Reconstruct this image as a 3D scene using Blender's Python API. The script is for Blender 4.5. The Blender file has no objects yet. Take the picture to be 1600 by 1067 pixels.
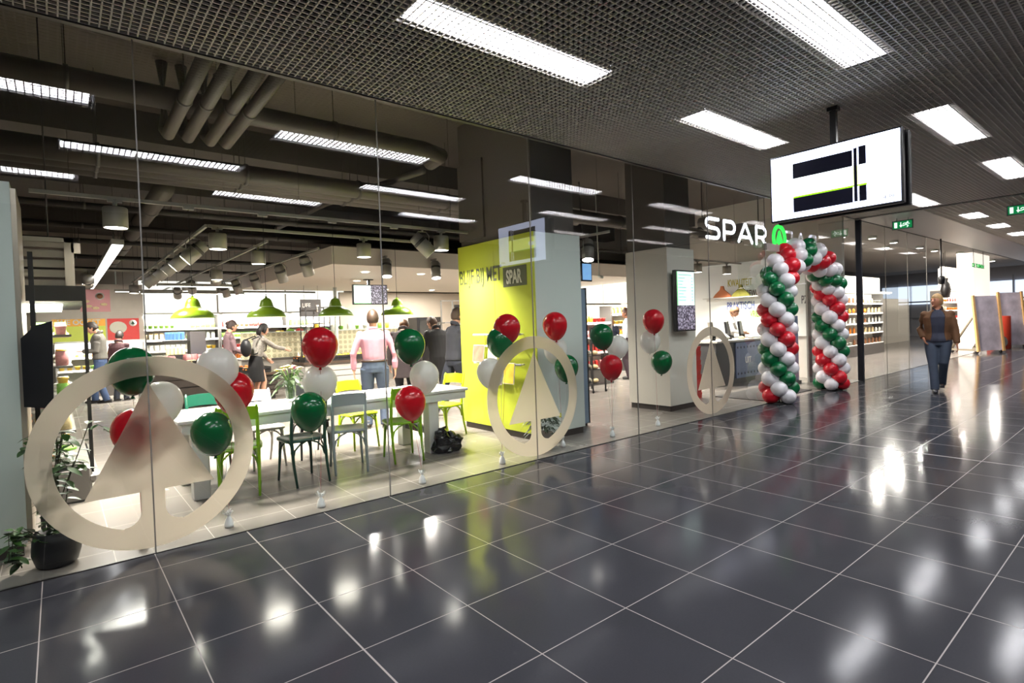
import bpy, math, random
from mathutils import Vector, Matrix
random.seed(7)
PI = math.pi
scene = bpy.context.scene
COL = scene.collection

# ---------------------------------------------------------------- camera
CF, CX, CY = 863.0, 799.1, 524.3
CAM = Vector((0.0, -4.5956, 1.52))
YAW, PITCH, ROLL = 0.6875, -0.0198, -0.0342
_f = Vector((math.sin(YAW)*math.cos(PITCH), math.cos(YAW)*math.cos(PITCH), math.sin(PITCH)))
_r = _f.cross(Vector((0, 0, 1))).normalized()
_u = _r.cross(_f)
_R = _r*math.cos(ROLL) + _u*math.sin(ROLL)
_U = -_r*math.sin(ROLL) + _u*math.cos(ROLL)
cam = bpy.data.cameras.new('camera')
cam.sensor_width = 36.0
cam.lens = 36.0*CF/1600.0
cam.shift_x = (800-CX)/1600.0
cam.shift_y = -(533.5-CY)/1600.0
cam.clip_start = 0.05
camo = bpy.data.objects.new('camera', cam)
M = Matrix.Identity(4)
for i in range(3):
    M[i][0], M[i][1], M[i][2], M[i][3] = _R[i], _U[i], -_f[i], CAM[i]
camo.matrix_world = M
COL.objects.link(camo)
scene.camera = camo

# ---------------------------------------------------------------- view, world
scene.view_settings.view_transform = 'Standard'
scene.view_settings.look = 'None'
scene.view_settings.gamma = 1.0
scene.view_settings.use_curve_mapping = False
scene.view_settings.exposure = 0.15
w = bpy.data.worlds.new('world'); scene.world = w
w.use_nodes = True
w.node_tree.nodes['Background'].inputs[0].default_value = (0.55, 0.7, 1.0, 1)
w.node_tree.nodes['Background'].inputs[1].default_value = 0.05
cy = scene.cycles
cy.max_bounces = 8; cy.diffuse_bounces = 3; cy.glossy_bounces = 4; cy.transmission_bounces = 6
cy.transparent_max_bounces = 16
cy.caustics_reflective = False; cy.caustics_refractive = False
cy.sample_clamp_indirect = 4.0
cy.sample_clamp_direct = 0.0
cy.use_light_tree = True

SHOP, MALL = 2.6, 1.0          # overall gain of the lamps
def lamp(name, kind, loc, power, color, parent=None, size=0.2, size_y=None, aim=None, spread=PI, spot=1.2, blend=0.6):
    d = bpy.data.lights.new(name, kind)
    d.energy = power*(MALL if name == 'ceiling_lamp' else SHOP); d.color = color
    if kind == 'AREA':
        d.shape = 'RECTANGLE' if size_y else 'DISK'
        d.size = size
        if size_y: d.size_y = size_y
        d.spread = spread
    elif kind == 'SPOT':
        d.spot_size = spot; d.spot_blend = blend; d.shadow_soft_size = size
    else:
        d.shadow_soft_size = size
    o = bpy.data.objects.new(name, d); COL.objects.link(o)
    o.location = loc
    if aim is not None:
        o.rotation_euler = (Vector(aim)).to_track_quat('-Z', 'Y').to_euler()
    if parent: o.parent = parent
    return o

# a pixel of the 1600x1067 photograph -> a point on a plane of the place
def _ray(px, py):
    return _R*((px-CX)/CF) - _U*((py-CY)/CF) + _f
def onZ(px, py, v=0.0):
    d = _ray(px, py); return CAM + d*((v-CAM.z)/d.z)
def onY(px, py, v=0.0):
    d = _ray(px, py); return CAM + d*((v-CAM.y)/d.y)
def onX(px, py, v=0.0):
    d = _ray(px, py); return CAM + d*((v-CAM.x)/d.x)

# ---------------------------------------------------------------- materials
def lin(c):
    return tuple(((v/255.0)/12.92 if v/255.0 <= 0.04045 else ((v/255.0+0.055)/1.055)**2.4) for v in c)
_mats = {}
def mat(name, rgb, rough=0.5, metal=0.0, emit=0.0, spec=0.5, noise=0.0, scale=8.0, bump=0.0, trans=0.0, coat=0.0, emit_rgb=None):
    if name in _mats: return _mats[name]
    m = bpy.data.materials.new(name); m.use_nodes = True
    nt = m.node_tree; b = nt.nodes['Principled BSDF']
    c = lin(rgb)
    b.inputs['Base Color'].default_value = (*c, 1)
    b.inputs['Roughness'].default_value = rough
    b.inputs['Metallic'].default_value = metal
    b.inputs['Specular IOR Level'].default_value = spec
    b.inputs['Coat Weight'].default_value = coat
    if trans: b.inputs['Transmission Weight'].default_value = trans
    if emit:
        b.inputs['Emission Color'].default_value = (*lin(emit_rgb or rgb), 1)
        b.inputs['Emission Strength'].default_value = emit
    if noise or bump:
        tc = nt.nodes.new('ShaderNodeTexCoord'); n = nt.nodes.new('ShaderNodeTexNoise')
        n.inputs['Scale'].default_value = scale; n.inputs['Detail'].default_value = 4
        nt.links.new(tc.outputs['Object'], n.inputs['Vector'])
        if noise:
            mx = nt.nodes.new('ShaderNodeMix'); mx.data_type = 'RGBA'
            mx.inputs[6].default_value = (*[v*(1-noise) for v in c], 1)
            mx.inputs[7].default_value = (*[min(1, v*(1+noise)) for v in c], 1)
            nt.links.new(n.outputs['Fac'], mx.inputs[0]); nt.links.new(mx.outputs[2], b.inputs['Base Color'])
        if bump:
            bp = nt.nodes.new('ShaderNodeBump'); bp.inputs['Strength'].default_value = bump; bp.inputs['Distance'].default_value = 0.01
            nt.links.new(n.outputs['Fac'], bp.inputs['Height']); nt.links.new(bp.outputs[0], b.inputs['Normal'])
    _mats[name] = m
    return m

def math_node(nt, op, a, b=None):
    n = nt.nodes.new('ShaderNodeMath'); n.operation = op
    for i, v in enumerate((a, b)):
        if v is None: continue
        if isinstance(v, (int, float)): n.inputs[i].default_value = v
        else: nt.links.new(v, n.inputs[i])
    return n.outputs[0]
def mixc(nt, fac, a, b):
    mx = nt.nodes.new('ShaderNodeMix'); mx.data_type = 'RGBA'
    for i, v in ((0, fac), (6, a), (7, b)):
        if isinstance(v, (int, float)): mx.inputs[i].default_value = v
        elif isinstance(v, tuple): mx.inputs[i].default_value = (*v, 1)
        else: nt.links.new(v, mx.inputs[i])
    return mx.outputs[2]

def tile_mat(name, base, grout, ox, oy, t, gw, rough, var=0.18, wide=None, spec=0.5):
    m = bpy.data.materials.new(name); m.use_nodes = True; nt = m.node_tree; b = nt.nodes['Principled BSDF']
    tc = nt.nodes.new('ShaderNodeTexCoord'); sp = nt.nodes.new('ShaderNodeSeparateXYZ')
    nt.links.new(tc.outputs['Object'], sp.inputs[0])
    ux = math_node(nt, 'DIVIDE', math_node(nt, 'SUBTRACT', sp.outputs[0], ox), t)
    uy = math_node(nt, 'DIVIDE', math_node(nt, 'SUBTRACT', sp.outputs[1], oy), t)
    g = None
    for u in (ux, uy):
        fr = math_node(nt, 'FRACT', math_node(nt, 'ADD', u, 0.5+100))
        d = math_node(nt, 'ABSOLUTE', math_node(nt, 'SUBTRACT', fr, 0.5))
        l = math_node(nt, 'LESS_THAN', d, gw/2/t)
        g = l if g is None else math_node(nt, 'MAXIMUM', g, l)
    if wide is not None:
        for wx in wide:
            d = math_node(nt, 'ABSOLUTE', math_node(nt, 'SUBTRACT', sp.outputs[0], wx[0]))
            g = math_node(nt, 'MAXIMUM', g, math_node(nt, 'LESS_THAN', d, wx[1]/2))
    # per-tile tone
    cid = nt.nodes.new('ShaderNodeCombineXYZ')
    nt.links.new(math_node(nt, 'FLOOR', ux), cid.inputs[0]); nt.links.new(math_node(nt, 'FLOOR', uy), cid.inputs[1])
    wn = nt.nodes.new('ShaderNodeTexWhiteNoise'); wn.noise_dimensions = '2D'; nt.links.new(cid.outputs[0], wn.inputs['Vector'])
    n1 = nt.nodes.new('ShaderNodeTexNoise'); n1.inputs['Scale'].default_value = 1.7; n1.inputs['Detail'].default_value = 6
    n2 = nt.nodes.new('ShaderNodeTexNoise'); n2.inputs['Scale'].default_value = 90; n2.inputs['Detail'].default_value = 3
    for n in (n1, n2): nt.links.new(tc.outputs['Object'], n.inputs['Vector'])
    k = math_node(nt, 'ADD', math_node(nt, 'MULTIPLY', wn.outputs['Value'], 0.25),
                  math_node(nt, 'ADD', math_node(nt, 'MULTIPLY', n1.outputs['Fac'], 0.5), math_node(nt, 'MULTIPLY', n2.outputs['Fac'], 0.35)))
    c = lin(base)
    cc = mixc(nt, k, tuple(v*(1-var) for v in c), tuple(min(1, v*(1+var)) for v in c))
    nt.links.new(mixc(nt, g, cc, lin(grout)), b.inputs['Base Color'])
    rr = math_node(nt, 'ADD', rough, math_node(nt, 'MULTIPLY', n1.outputs['Fac'], 0.08))
    nt.links.new(math_node(nt, 'MAXIMUM', rr, math_node(nt, 'MULTIPLY', g, 0.5)), b.inputs['Roughness'])
    b.inputs['Specular IOR Level'].default_value = spec
    return m

def glass_mat(name, refl=1.0, tint=(0.93, 0.97, 0.95), base=0.0):
    m = bpy.data.materials.new(name); m.use_nodes = True; nt = m.node_tree
    nt.nodes.clear()
    out = nt.nodes.new('ShaderNodeOutputMaterial'); t = nt.nodes.new('ShaderNodeBsdfTransparent'); g = nt.nodes.new('ShaderNodeBsdfGlossy')
    t.inputs[0].default_value = (*tint, 1); g.inputs['Roughness'].default_value = 0.0
    g.inputs[0].default_value = (1, 1, 1, 1)
    # Schlick's Fresnel from the facing angle, the same from both sides of the pane
    lw = nt.nodes.new('ShaderNodeLayerWeight'); lw.inputs[0].default_value = 0.5
    F = math_node(nt, 'ADD', math_node(nt, 'MULTIPLY', math_node(nt, 'POWER', lw.outputs['Facing'], 5.0), 0.96), 0.04)
    # the two faces of one pane reflect together: 2F/(1+F)
    k = math_node(nt, 'DIVIDE', math_node(nt, 'MULTIPLY', F, 2.0), math_node(nt, 'ADD', F, 1.0))
    k = math_node(nt, 'MULTIPLY', k, refl)
    if base: k = math_node(nt, 'ADD', k, base)
    mx = nt.nodes.new('ShaderNodeMixShader')
    nt.links.new(k, mx.inputs[0]); nt.links.new(t.outputs[0], mx.inputs[1]); nt.links.new(g.outputs[0], mx.inputs[2])
    nt.links.new(mx.outputs[0], out.inputs[0])
    _mats[name] = m
    return m

# ---------------------------------------------------------------- mesh building
def rotz(a): return Matrix.Rotation(a, 4, 'Z')
class MB:
    def __init__(s):
        s.v = []; s.f = []; s.mi = []; s.sm = []; s.m = 0
    def add(s, vs, fs, smooth=False):
        o = len(s.v); s.v += [tuple(p) for p in vs]
        for f in fs:
            s.f.append(tuple(i+o for i in f)); s.mi.append(s.m); s.sm.append(smooth)
        return s
    def box(s, c, d, M=None, bev=0.0):
        x, y, z = d[0]/2, d[1]/2, d[2]/2
        c = Vector(c)
        if bev <= 0:
            vs = [Vector((a*x, b*y, e*z)) for e in (-1, 1) for b in (-1, 1) for a in (-1, 1)]
            fs = [(0, 2, 3, 1), (4, 5, 7, 6), (0, 1, 5, 4), (2, 6, 7, 3), (0, 4, 6, 2), (1, 3, 7, 5)]
        else:
            bv = min(bev, x*.9, y*.9, z*.9)
            vs = []; fs = []
            ring = lambda hx, hy, zz: [Vector(p) for p in ((-hx+bv, -hy, zz), (hx-bv, -hy, zz), (hx, -hy+bv, zz), (hx, hy-bv, zz), (hx-bv, hy, zz), (-hx+bv, hy, zz), (-hx, hy-bv, zz), (-hx, -hy+bv, zz))]
            vs = ring(x-bv, y-bv, -z) + ring(x, y, -z+bv) + ring(x, y, z-bv) + ring(x-bv, y-bv, z)
            fs = [tuple(range(7, -1, -1)), tuple(range(24, 32))]
            for k in range(3):
                for i in range(8):
                    j = (i+1) % 8; fs.append((k*8+i, k*8+j, k*8+8+j, k*8+8+i))
        if M is not None: vs = [M @ p for p in vs]
        return s.add([p+c for p in vs], fs)
    def b2(s, x0, x1, y0, y1, z0, z1, bev=0.0):
        return s.box(((x0+x1)/2, (y0+y1)/2, (z0+z1)/2), (abs(x1-x0), abs(y1-y0), abs(z1-z0)), None, bev)
    def tube(s, pts, rad, n=8, cap=True, ell=None, up=None):
        # rad: number or list; ell: list of (rx, ry) in the frame (side, up)
        pts = [Vector(p) for p in pts]; vs = []; fs = []
        L = len(pts)
        ref = Vector(up) if up else None
        for i, p in enumerate(pts):
            t = (pts[min(i+1, L-1)] - pts[max(i-1, 0)])
            if t.length < 1e-9: t = Vector((0, 0, 1))
            t.normalize()
            a = ref if ref is not None else (Vector((0, 0, 1)) if abs(t.z) < 0.9 else Vector((0, 1, 0)))
            x = t.cross(a)
            if x.length < 1e-6: x = Vector((1, 0, 0))
            x.normalize(); y = x.cross(t)
            if ref is None: ref = y
            rx, ry = ell[i] if ell else ((rad[i], rad[i]) if isinstance(rad, (list, tuple)) else (rad, rad))
            for k in range(n):
                q = 2*PI*k/n
                vs.append(p + x*math.cos(q)*rx + y*math.sin(q)*ry)
        for i in range(L-1):
            for k in range(n):
                fs.append((i*n+k, i*n+(k+1) % n, (i+1)*n+(k+1) % n, (i+1)*n+k))
        if cap:
            fs.append(tuple(range(n-1, -1, -1))); fs.append(tuple((L-1)*n+k for k in range(n)))
        return s.add(vs, fs, n > 5)
    def cyl(s, p0, p1, r, n=12, r1=None):
        return s.tube([p0, p1], [r, r if r1 is None else r1], n)
    def lathe(s, prof, n=20, c=(0, 0, 0), M=None, smooth=True, close=False):
        c = Vector(c); vs = []; fs = []
        for (r, z) in prof:
            for k in range(n):
                q = 2*PI*k/n; p = Vector((r*math.cos(q), r*math.sin(q), z))
                if M is not None: p = M @ p
                vs.append(p+c)
        L = len(prof)
        for i in range(L-1):
            for k in range(n):
                fs.append((i*n+k, i*n+(k+1) % n, (i+1)*n+(k+1) % n, (i+1)*n+k))
        if prof[0][0] > 1e-5 and close: fs.append(tuple(range(n-1, -1, -1)))
        if prof[-1][0] > 1e-5 and close: fs.append(tuple((L-1)*n+k for k in range(n)))
        return s.add(vs, fs, smooth)
    def ball(s, c, r, n=12, m=8, M=None):
        rx, ry, rz = (r, r, r) if isinstance(r, (int, float)) else r
        vs = []; fs = []; c = Vector(c)
        for i in range(m+1):
            a = PI*i/m
            for k in range(n):
                q = 2*PI*k/n
                p = Vector((rx*math.sin(a)*math.cos(q), ry*math.sin(a)*math.sin(q), -rz*math.cos(a)))
                if M is not None: p = M @ p
                vs.append(p+c)
        for i in range(m):
            for k in range(n):
                fs.append((i*n+k, i*n+(k+1) % n, (i+1)*n+(k+1) % n, (i+1)*n+k))
        return s.add(vs, fs, True)
    def prism(s, poly, o, ex, ey, depth):
        # polygon in the plane (o, ex, ey), thickened along ex x ey by depth
        o, ex, ey = Vector(o), Vector(ex), Vector(ey); n = ex.cross(ey).normalized()*depth
        L = len(poly)
        vs = [o+ex*a+ey*b for a, b in poly] + [o+ex*a+ey*b+n for a, b in poly]
        fs = [tuple(range(L-1, -1, -1)), tuple(range(L, 2*L))]
        fs += [(i, (i+1) % L, L+(i+1) % L, L+i) for i in range(L)]
        return s.add(vs, fs)
    def quad(s, a, b, c, d):
        return s.add([a, b, c, d], [(0, 1, 2, 3)])
    def mesh(s, name, mats):
        me = bpy.data.meshes.new(name); me.from_pydata(s.v, [], s.f)
        if not isinstance(mats, (list, tuple)): mats = [mats]
        for m in mats: me.materials.append(m)
        if len(mats) > 1: me.polygons.foreach_set('material_index', s.mi)
        me.polygons.foreach_set('use_smooth', s.sm)
        me.update()
        return me
    def build(s, name, mats, parent=None):
        o = bpy.data.objects.new(name, s.mesh(name, mats)); COL.objects.link(o)
        if parent is not None: o.parent = parent
        return o

def tag(o, label, cat, group=None, kind=None):
    if label: o['label'] = label
    if cat: o['category'] = cat
    if group: o['group'] = group
    if kind: o['kind'] = kind
    return o
def thing(name, label, cat, loc=(0, 0, 0), rz=0.0, group=None):
    o = bpy.data.objects.new(name, None); COL.objects.link(o)
    o.location = loc; o.rotation_euler = (0, 0, rz); o.empty_display_size = 0.1
    return tag(o, label, cat, group)
def struct(name, mb, m, parent=None):
    o = mb.build(name, m, parent)
    if parent is None: o['kind'] = 'structure'
    return o
def dup(root, loc=None, rz=None, label=None, group=None):
    def cp(o, p):
        c = o.copy(); COL.objects.link(c)
        if p: c.parent = p
        for ch in o.children: cp(ch, c)
        return c
    r = cp(root, None)
    if loc is not None: r.location = loc
    if rz is not None: r.rotation_euler = (0, 0, rz)
    if label: r['label'] = label
    if group: r['group'] = group
    return r
def text(s, name, m, parent, loc, ex, ey, size=0.1, sx=1.0, ext=0.002, bold=0.0, align='LEFT', al_y='BOTTOM_BASELINE'):
    cu = bpy.data.curves.new(name, 'FONT'); cu.body = s; cu.size = size; cu.extrude = ext; cu.offset = bold
    cu.align_x = align; cu.align_y = al_y; cu.resolution_u = 4
    o = bpy.data.objects.new(name, cu); COL.objects.link(o); cu.materials.append(m)
    ex = Vector(ex).normalized(); ey = Vector(ey).normalized(); n = ex.cross(ey)
    T = Matrix.Identity(4)
    for i in range(3):
        T[i][0], T[i][1], T[i][2], T[i][3] = ex[i]*sx, ey[i], n[i], loc[i]
    if parent is not None: o.parent = parent
    o.matrix_local = T
    return o

# ================================================================ THE SETTING
H = 3.587                                     # glass head, ceiling height of the mall
JX = [-1.335, 0.475, 2.285, 4.095, 5.905, 7.715, 9.525]
JX2 = [11.75, 13.9, 15.6, 17.3, 19.0]
mall_floor = tile_mat('dark stone tiles', (56, 56, 60), (158, 150, 146), 1.667, -2.11, 0.6, 0.0055, 0.085, 0.2, wide=[(1.067, 0.009), (7.06, 0.025)], spec=0.07)
shop_floor = tile_mat('grey shop tiles', (132, 125, 118), (160, 150, 142), 0.25, -2.11, 0.6, 0.006, 0.22, 0.08)
struct('floor', MB().b2(-8, 40, -9, 0, -0.06, 0), mall_floor)
struct('floor', MB().b2(-8, 14, 0, 17, -0.06, 0), shop_floor)
struct('floor', MB().b2(14, 40, 0, 14, -0.06, 0), tile_mat('pale far tiles', (120, 112, 106), (90, 84, 80), 0, 0, 0.6, 0.006, 0.15, 0.06))

concrete = mat('dark ceiling concrete', (60, 52, 45), 0.85, noise=0.12, scale=2.0)
dark = mat('dark grey paint', (38, 36, 34), 0.7)
void_m = mat('black void paint', (26, 27, 30), 0.9)
white_wall = mat('white wall paint', (228, 226, 222), 0.7)
cream = mat('beige wall panels', (206, 192, 176), 0.6, noise=0.04, scale=3)

# ceilings
struct('ceiling', MB().b2(-8, 14, 0.02, 17, 4.5, 4.6), concrete)
struct('ceiling', MB().b2(-8, 40, -9, 0.0, 4.2, 4.3), void_m)
struct('ceiling', MB().b2(14, 40, 0.02, 14, 3.75, 3.85), mat('far shop ceiling', (120, 114, 110), 0.8))
grid_m = mat('grey lattice ceiling', (226, 219, 212), 0.45, metal=0.0)
g = MB(); P = 0.053
# rows of lights above the lattice: (y, half width, [(x0, x1)...]); the bars are shallow there
ROWS = [(-1.43, 0.17, [(-1.4, 0.3), (1.87, 3.63), (5.08, 6.83), (8.35, 10.1), (11.7, 13.4)]),
        (-2.95, 0.17, [(0.1, 1.85), (3.5, 5.2), (7.05, 8.75), (10.2, 11.9)]),
        (-4.4, 0.17, [(-1.45, 0.25), (1.85, 3.4), (4.9, 6.5), (8.1, 9.8), (11.4, 13.1)])]
def bar(x0, x1, y0, y1, cuts, along_x):
    a, b = (x0, x1) if along_x else (y0, y1)
    edges = [(a, 0.016)]
    for c0, c1 in sorted(cuts): edges += [(c0, 0.004 if along_x else 0.010), (c1, 0.016)]
    edges.append((b, 0))
    for (e0, hh), (e1, _) in zip(edges[:-1], edges[1:]):
        if along_x: g.b2(e0, e1, y0, y1, H, H+hh)
        else: g.b2(x0, x1, e0, e1, H, H+hh)
y = -0.03
while y > -6.6:
    cuts = [(c0-.03, c1+.03) for (yc, hw_, L_) in ROWS if abs(y-yc) < hw_ for c0, c1 in L_]
    bar(-4.0, 13.6, y-0.0045, y+0.0045, cuts, True); y -= P
x = -4.0
while x < 13.6:
    cuts = [(yc-hw_, yc+hw_) for (yc, hw_, L_) in ROWS if any(c0-.03 < x < c1+.03 for c0, c1 in L_)]
    bar(x-0.0045, x+0.0045, -6.6, -0.03, cuts, False); x += P
struct('ceiling', g, grid_m)
g = MB(); y = -1.2
while y > -6.0:
    g.b2(13.75, 34, y-0.006, y+0.006, H, H+0.026); y -= P*2
x = 13.75
while x < 34:
    g.b2(x-0.006, x+0.006, -6.0, -1.2, H, H+0.026); x += P*2
struct('ceiling', g, grid_m)
struct('ceiling', MB().b2(13.75, 34, -1.19, 0.0, H, H+0.05), mat('grey ceiling strip', (132, 126, 124), 0.4))
struct('trim_1', MB().b2(13.6, 13.75, -6.6, 0.0, H-0.01, H+0.08), mat('black joint', (14, 14, 15), 0.6))
struct('trim_2', MB().b2(-8, 13.6, -0.028, 0.02, H-0.012, H+0.04), mat('glass head channel', (70, 66, 62), 0.5, metal=0.3))
struct('trim_3', MB().b2(13.75, 34, -0.02, 0.02, H-0.012, H+0.04), _mats['glass head channel'])
struct('wall_upper', MB().b2(-8, 34, 0.0, 0.02, H+0.04, 4.5), mat('upper void wall', (60, 56, 52), 0.8))
struct('trim_4', MB().b2(-8, 9.525, -0.008, 0.008, -0.03, 0.006), mat('glass foot channel', (52, 48, 46), 0.4, metal=0.5))
struct('trim_5', MB().b2(11.75, 34, -0.008, 0.008, -0.03, 0.006), _mats['glass foot channel'])

# outer walls
struct('wall_south', MB().b2(-8, 40, -9.1, -9.0, 0, 4.3), mat('mall far side wall', (60, 60, 64), 0.6))
struct('wall_west', MB().b2(-8.1, -8, -9, 17, 0, 4.6), mat('mall end wall', (90, 88, 86), 0.7))
struct('wall_back', MB().b2(-8, 14, 15.2, 15.3, 0, 4.5), mat('shop back wall', (150, 140, 130), 0.7))
struct('wall_shop_side', MB().b2(-1.35, -1.25, 1.0, 15.2, 0, 4.5), mat('shop side wall', (96, 90, 84), 0.7))
struct('wall_right', MB().b2(13.95, 14.05, 0.35, 15.2, 0, 4.5), mat('shop right wall', (232, 228, 220), 0.7))

# glass front
glass = glass_mat('shop front glass', 1.0, (0.93, 0.96, 0.94))
seal = mat('pane joint silicone', (128, 124, 118), 0.4)
n = 1
for a, b in list(zip(JX[:-1], JX[1:])) + list(zip(JX2[:-1], JX2[1:])):
    m = MB(); m.quad((a+0.004, 0, 0.0), (b-0.004, 0, 0.0), (b-0.004, 0, H), (a+0.004, 0, H))
    wn_ = struct('window_%d' % n, m, glass); n += 1
    s = MB().b2(b-0.004, b+0.004, -0.006, 0.006, 0, H).build('seal', seal, wn_)
# return panes at the entrance
m = MB(); m.quad((11.75, 0.02, 0), (11.75, 1.7, 0), (11.75, 1.7, H), (11.75, 0.02, H))
struct('window_%d' % n, m, glass); n += 1
struct('trim_6', MB().b2(13.86, 13.94, -0.05, 0.06, 0, H), mat('dark steel post', (48, 50, 58), 0.35, metal=0.6))
# lintel rail over the entrance
struct('trim_7', MB().b2(9.53, 11.74, -0.03, 0.05, 2.66, 2.78), mat('door rail aluminium', (178, 170, 162), 0.35, metal=0.4))
# bulkhead over the bakery
bk = mat('bulkhead white', (240, 230, 218), 0.6)
m = MB(); m.b2(3.8, 13.9, 4.95, 11.4, 2.7, 3.02)
struct('ceiling', m, bk)

# ================================================================ PILLARS
def skirt(M_, x0, x1, y0, y1, p):
    return M_.b2(x0, x1, y0, y1, 0.0, 0.09).build('skirting', mat('dark skirting', (58, 50, 44), 0.5), p)
lime_wall = mat('lime pillar panel', (198, 208, 62), 0.45)
white_pan = mat('white pillar panel', (214, 222, 214), 0.35)
pil = thing('pillar', 'square pillar with one lime green face and one white face under a dark column', 'pillar', (5.15, 1.5, 0))
m = MB(); m.b2(-0.42, 0.42, -0.85, 0.85, 0.09, 2.70); m.build('cladding', white_pan, pil)
m = MB(); m.b2(-0.435, -0.42, -0.85, -0.02, 0.09, 2.70).b2(-0.435, -0.42, -0.015, 0.85, 0.09, 2.70)
lf = m.build('face_panel', lime_wall, pil); lf['label'] = 'lime green face panel'
skirt(MB(), -0.40, 0.40, -0.83, 0.83, pil)
m = MB(); m.b2(-0.40, 0.36, -0.80, 0.80, 2.70, 4.5); m.b2(-0.43, -0.40, 0.2, 0.8, 2.78, 3.9)
c_ = m.build('column', mat('dark column paint', (74, 68, 62), 0.6), pil); c_['label'] = 'dark upper column'
dk = mat('olive dark print', (72, 76, 48), 0.6)
fx = -0.4365
text('BLIJF BIJ MET', 'lettering', dk, pil, (fx-0.002, 0.83, 2.14), (0, -1, 0), (0, 0, 1), 0.29, 0.635, 0.001, 0.005)
m = MB(); m.b2(fx-0.002, fx, -0.71, -0.22, 2.03, 2.295); sgn = m.build('sign_plate', dk, pil)
text('SPAR', 'lettering', mat('pale print', (236, 232, 214), 0.6), pil, (fx-0.004, -0.29, 2.075), (0, -1, 0), (0, 0, 1), 0.25, 0.56, 0.001, 0.008)

p2 = thing('pillar', 'square all white pillar with a tall menu screen on its side', 'pillar', (8.1, 1.17, 0))
m = MB(); m.b2(-0.38, 0.40, -0.42, 0.42, 0.09, 2.70); m.build('cladding', mat('off-white pillar panel', (226, 220, 208), 0.35), p2)
skirt(MB(), -0.36, 0.38, -0.40, 0.40, p2)
MB().b2(-0.36, 0.36, -0.38, 0.40, 2.70, 4.5).build('column', _mats['dark column paint'], p2)
p3 = thing('pillar', 'pale panelled pillar at the left edge, cut off by the frame', 'pillar', (-0.75, 1.0, 0))
m = MB(); m.b2(-0.50, 0.53, -0.38, 0.40, 0.09, 2.64); m.build('cladding', white_pan, p3)
m = MB(); m.b2(0.53, 0.56, -0.36, 0.40, 0.09, 2.60); m.build('edge_profile', mat('brushed edge profile', (196, 184, 168), 0.3, metal=0.5), p3)
skirt(MB(), -0.48, 0.51, -0.36, 0.38, p3)
MB().b2(-0.50, 0.40, -0.30, 0.38, 2.64, 4.5).build('column', _mats['dark column paint'], p3)

# ================================================================ CEILING LIGHTS (above the lattice)
tube_e = mat('white tube light', (246, 248, 255), 0.5, emit=5.0)
house = mat('light tray', (200, 200, 205), 0.5)
def ceiling_light(x0, x1, yc, wd, label, power=55):
    t = thing('ceiling_light', label, 'ceiling light', ((x0+x1)/2, yc, H-0.02), 0, 'long lights over the lattice ceiling')
    L = (x1-x0)/2
    m = MB(); m.b2(-L-0.03, L+0.03, -wd/2-0.03, wd/2+0.03, 0.085, 0.10)
    m.b2(-L-0.03, -L-0.02, -wd/2-0.03, wd/2+0.03, 0.03, 0.085).b2(L+0.02, L+0.03, -wd/2-0.03, wd/2+0.03, 0.03, 0.085)
    m.b2(-L, L, -wd/2-0.03, -wd/2-0.02, 0.03, 0.085).b2(-L, L, wd/2+0.02, wd/2+0.03, 0.03, 0.085)
    m.build('tray', house, t)
    for q in (-0.32, 0.0, 0.32):
        MB().b2(-L, L, q*wd-0.14*wd, q*wd+0.14*wd, 0.056, 0.07).build('tube', tube_e, t)
    lamp('ceiling_lamp', 'AREA', (0, 0, 0.036), power, (0.93, 0.95, 1.0), t, L*2, wd, aim=(0, 0, -1))
    return t
ords = ['first', 'second', 'third', 'fourth', 'fifth', 'sixth', 'seventh']
for i, (a, b) in enumerate(ROWS[0][2]):
    ceiling_light(a, b, -1.43, 0.25, 'long white ceiling light, %s along the row nearest the shop glass' % ords[i])
for i, (a, b) in enumerate(ROWS[1][2]):
    ceiling_light(a, b, -2.95, 0.25, 'long white ceiling light, %s along the row above the hanging screen' % ords[i])
for i, (a, b) in enumerate(ROWS[2][2]):
    ceiling_light(a, b, -4.4, 0.25, 'long white ceiling light, %s along the row farthest from the shop glass' % ords[i])
for i, (a, b) in enumerate([(15.4, 16.3), (18.0, 18.9), (20.6, 21.5), (23.2, 24.1), (26.0, 26.9)]):
    ceiling_light(a, b, -1.65, 0.32, 'short bright ceiling light, %s beyond the black ceiling joint' % ords[i], 32)

# ================================================================ HANGING SCREEN
black_pl = mat('black plastic', (16, 16, 20), 0.35)
scr_w = mat('lit white screen', (214, 224, 255), 0.4, emit=3.4)
scr_d = mat('screen dark field', (4, 5, 24), 0.5, spec=0.1)
scr_l = mat('screen lime band', (236, 250, 150), 0.4, emit=2.6)
scr_t = mat('screen faint print', (180, 176, 240), 0.4, emit=0.9)
hs = thing('information_screen', 'black double sided screen with white picture hanging from the lattice ceiling on a pole', 'screen', (6.0, -2.378, 2.515)); hs.scale = (0.94, 0.94, 0.94)
def face(m_, y0, y1, z0, z1, x, name, dx=0.004):
    # y0 is the left end seen from the shop side of the camera (towards +Y)
    mm = MB(); mm.b2(x-dx, x, y0, y1, z0, z1); return mm.build(name, m_, hs)
MB().b2(0.0, 0.07, -0.645, 0.645, 0.0, 0.74, 0.008).build('bezel', black_pl, hs)
MB().b2(0.15, 0.22, -0.66, 0.63, -0.01, 0.73, 0.008).build('rear_panel', black_pl, hs)
MB().b2(0.07, 0.15, -0.2, 0.2, 0.2, 0.55).build('bracket', black_pl, hs)
m = MB(); m.b2(0.08, 0.13, -0.03, 0.03, 0.5, 1.16); m.b2(0.06, 0.15, -0.05, 0.05, 1.10, 1.14); m.build('pole', black_pl, hs)
scr = face(scr_w, -0.625, 0.625, 0.02, 0.72, 0.0, 'screen')
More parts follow.
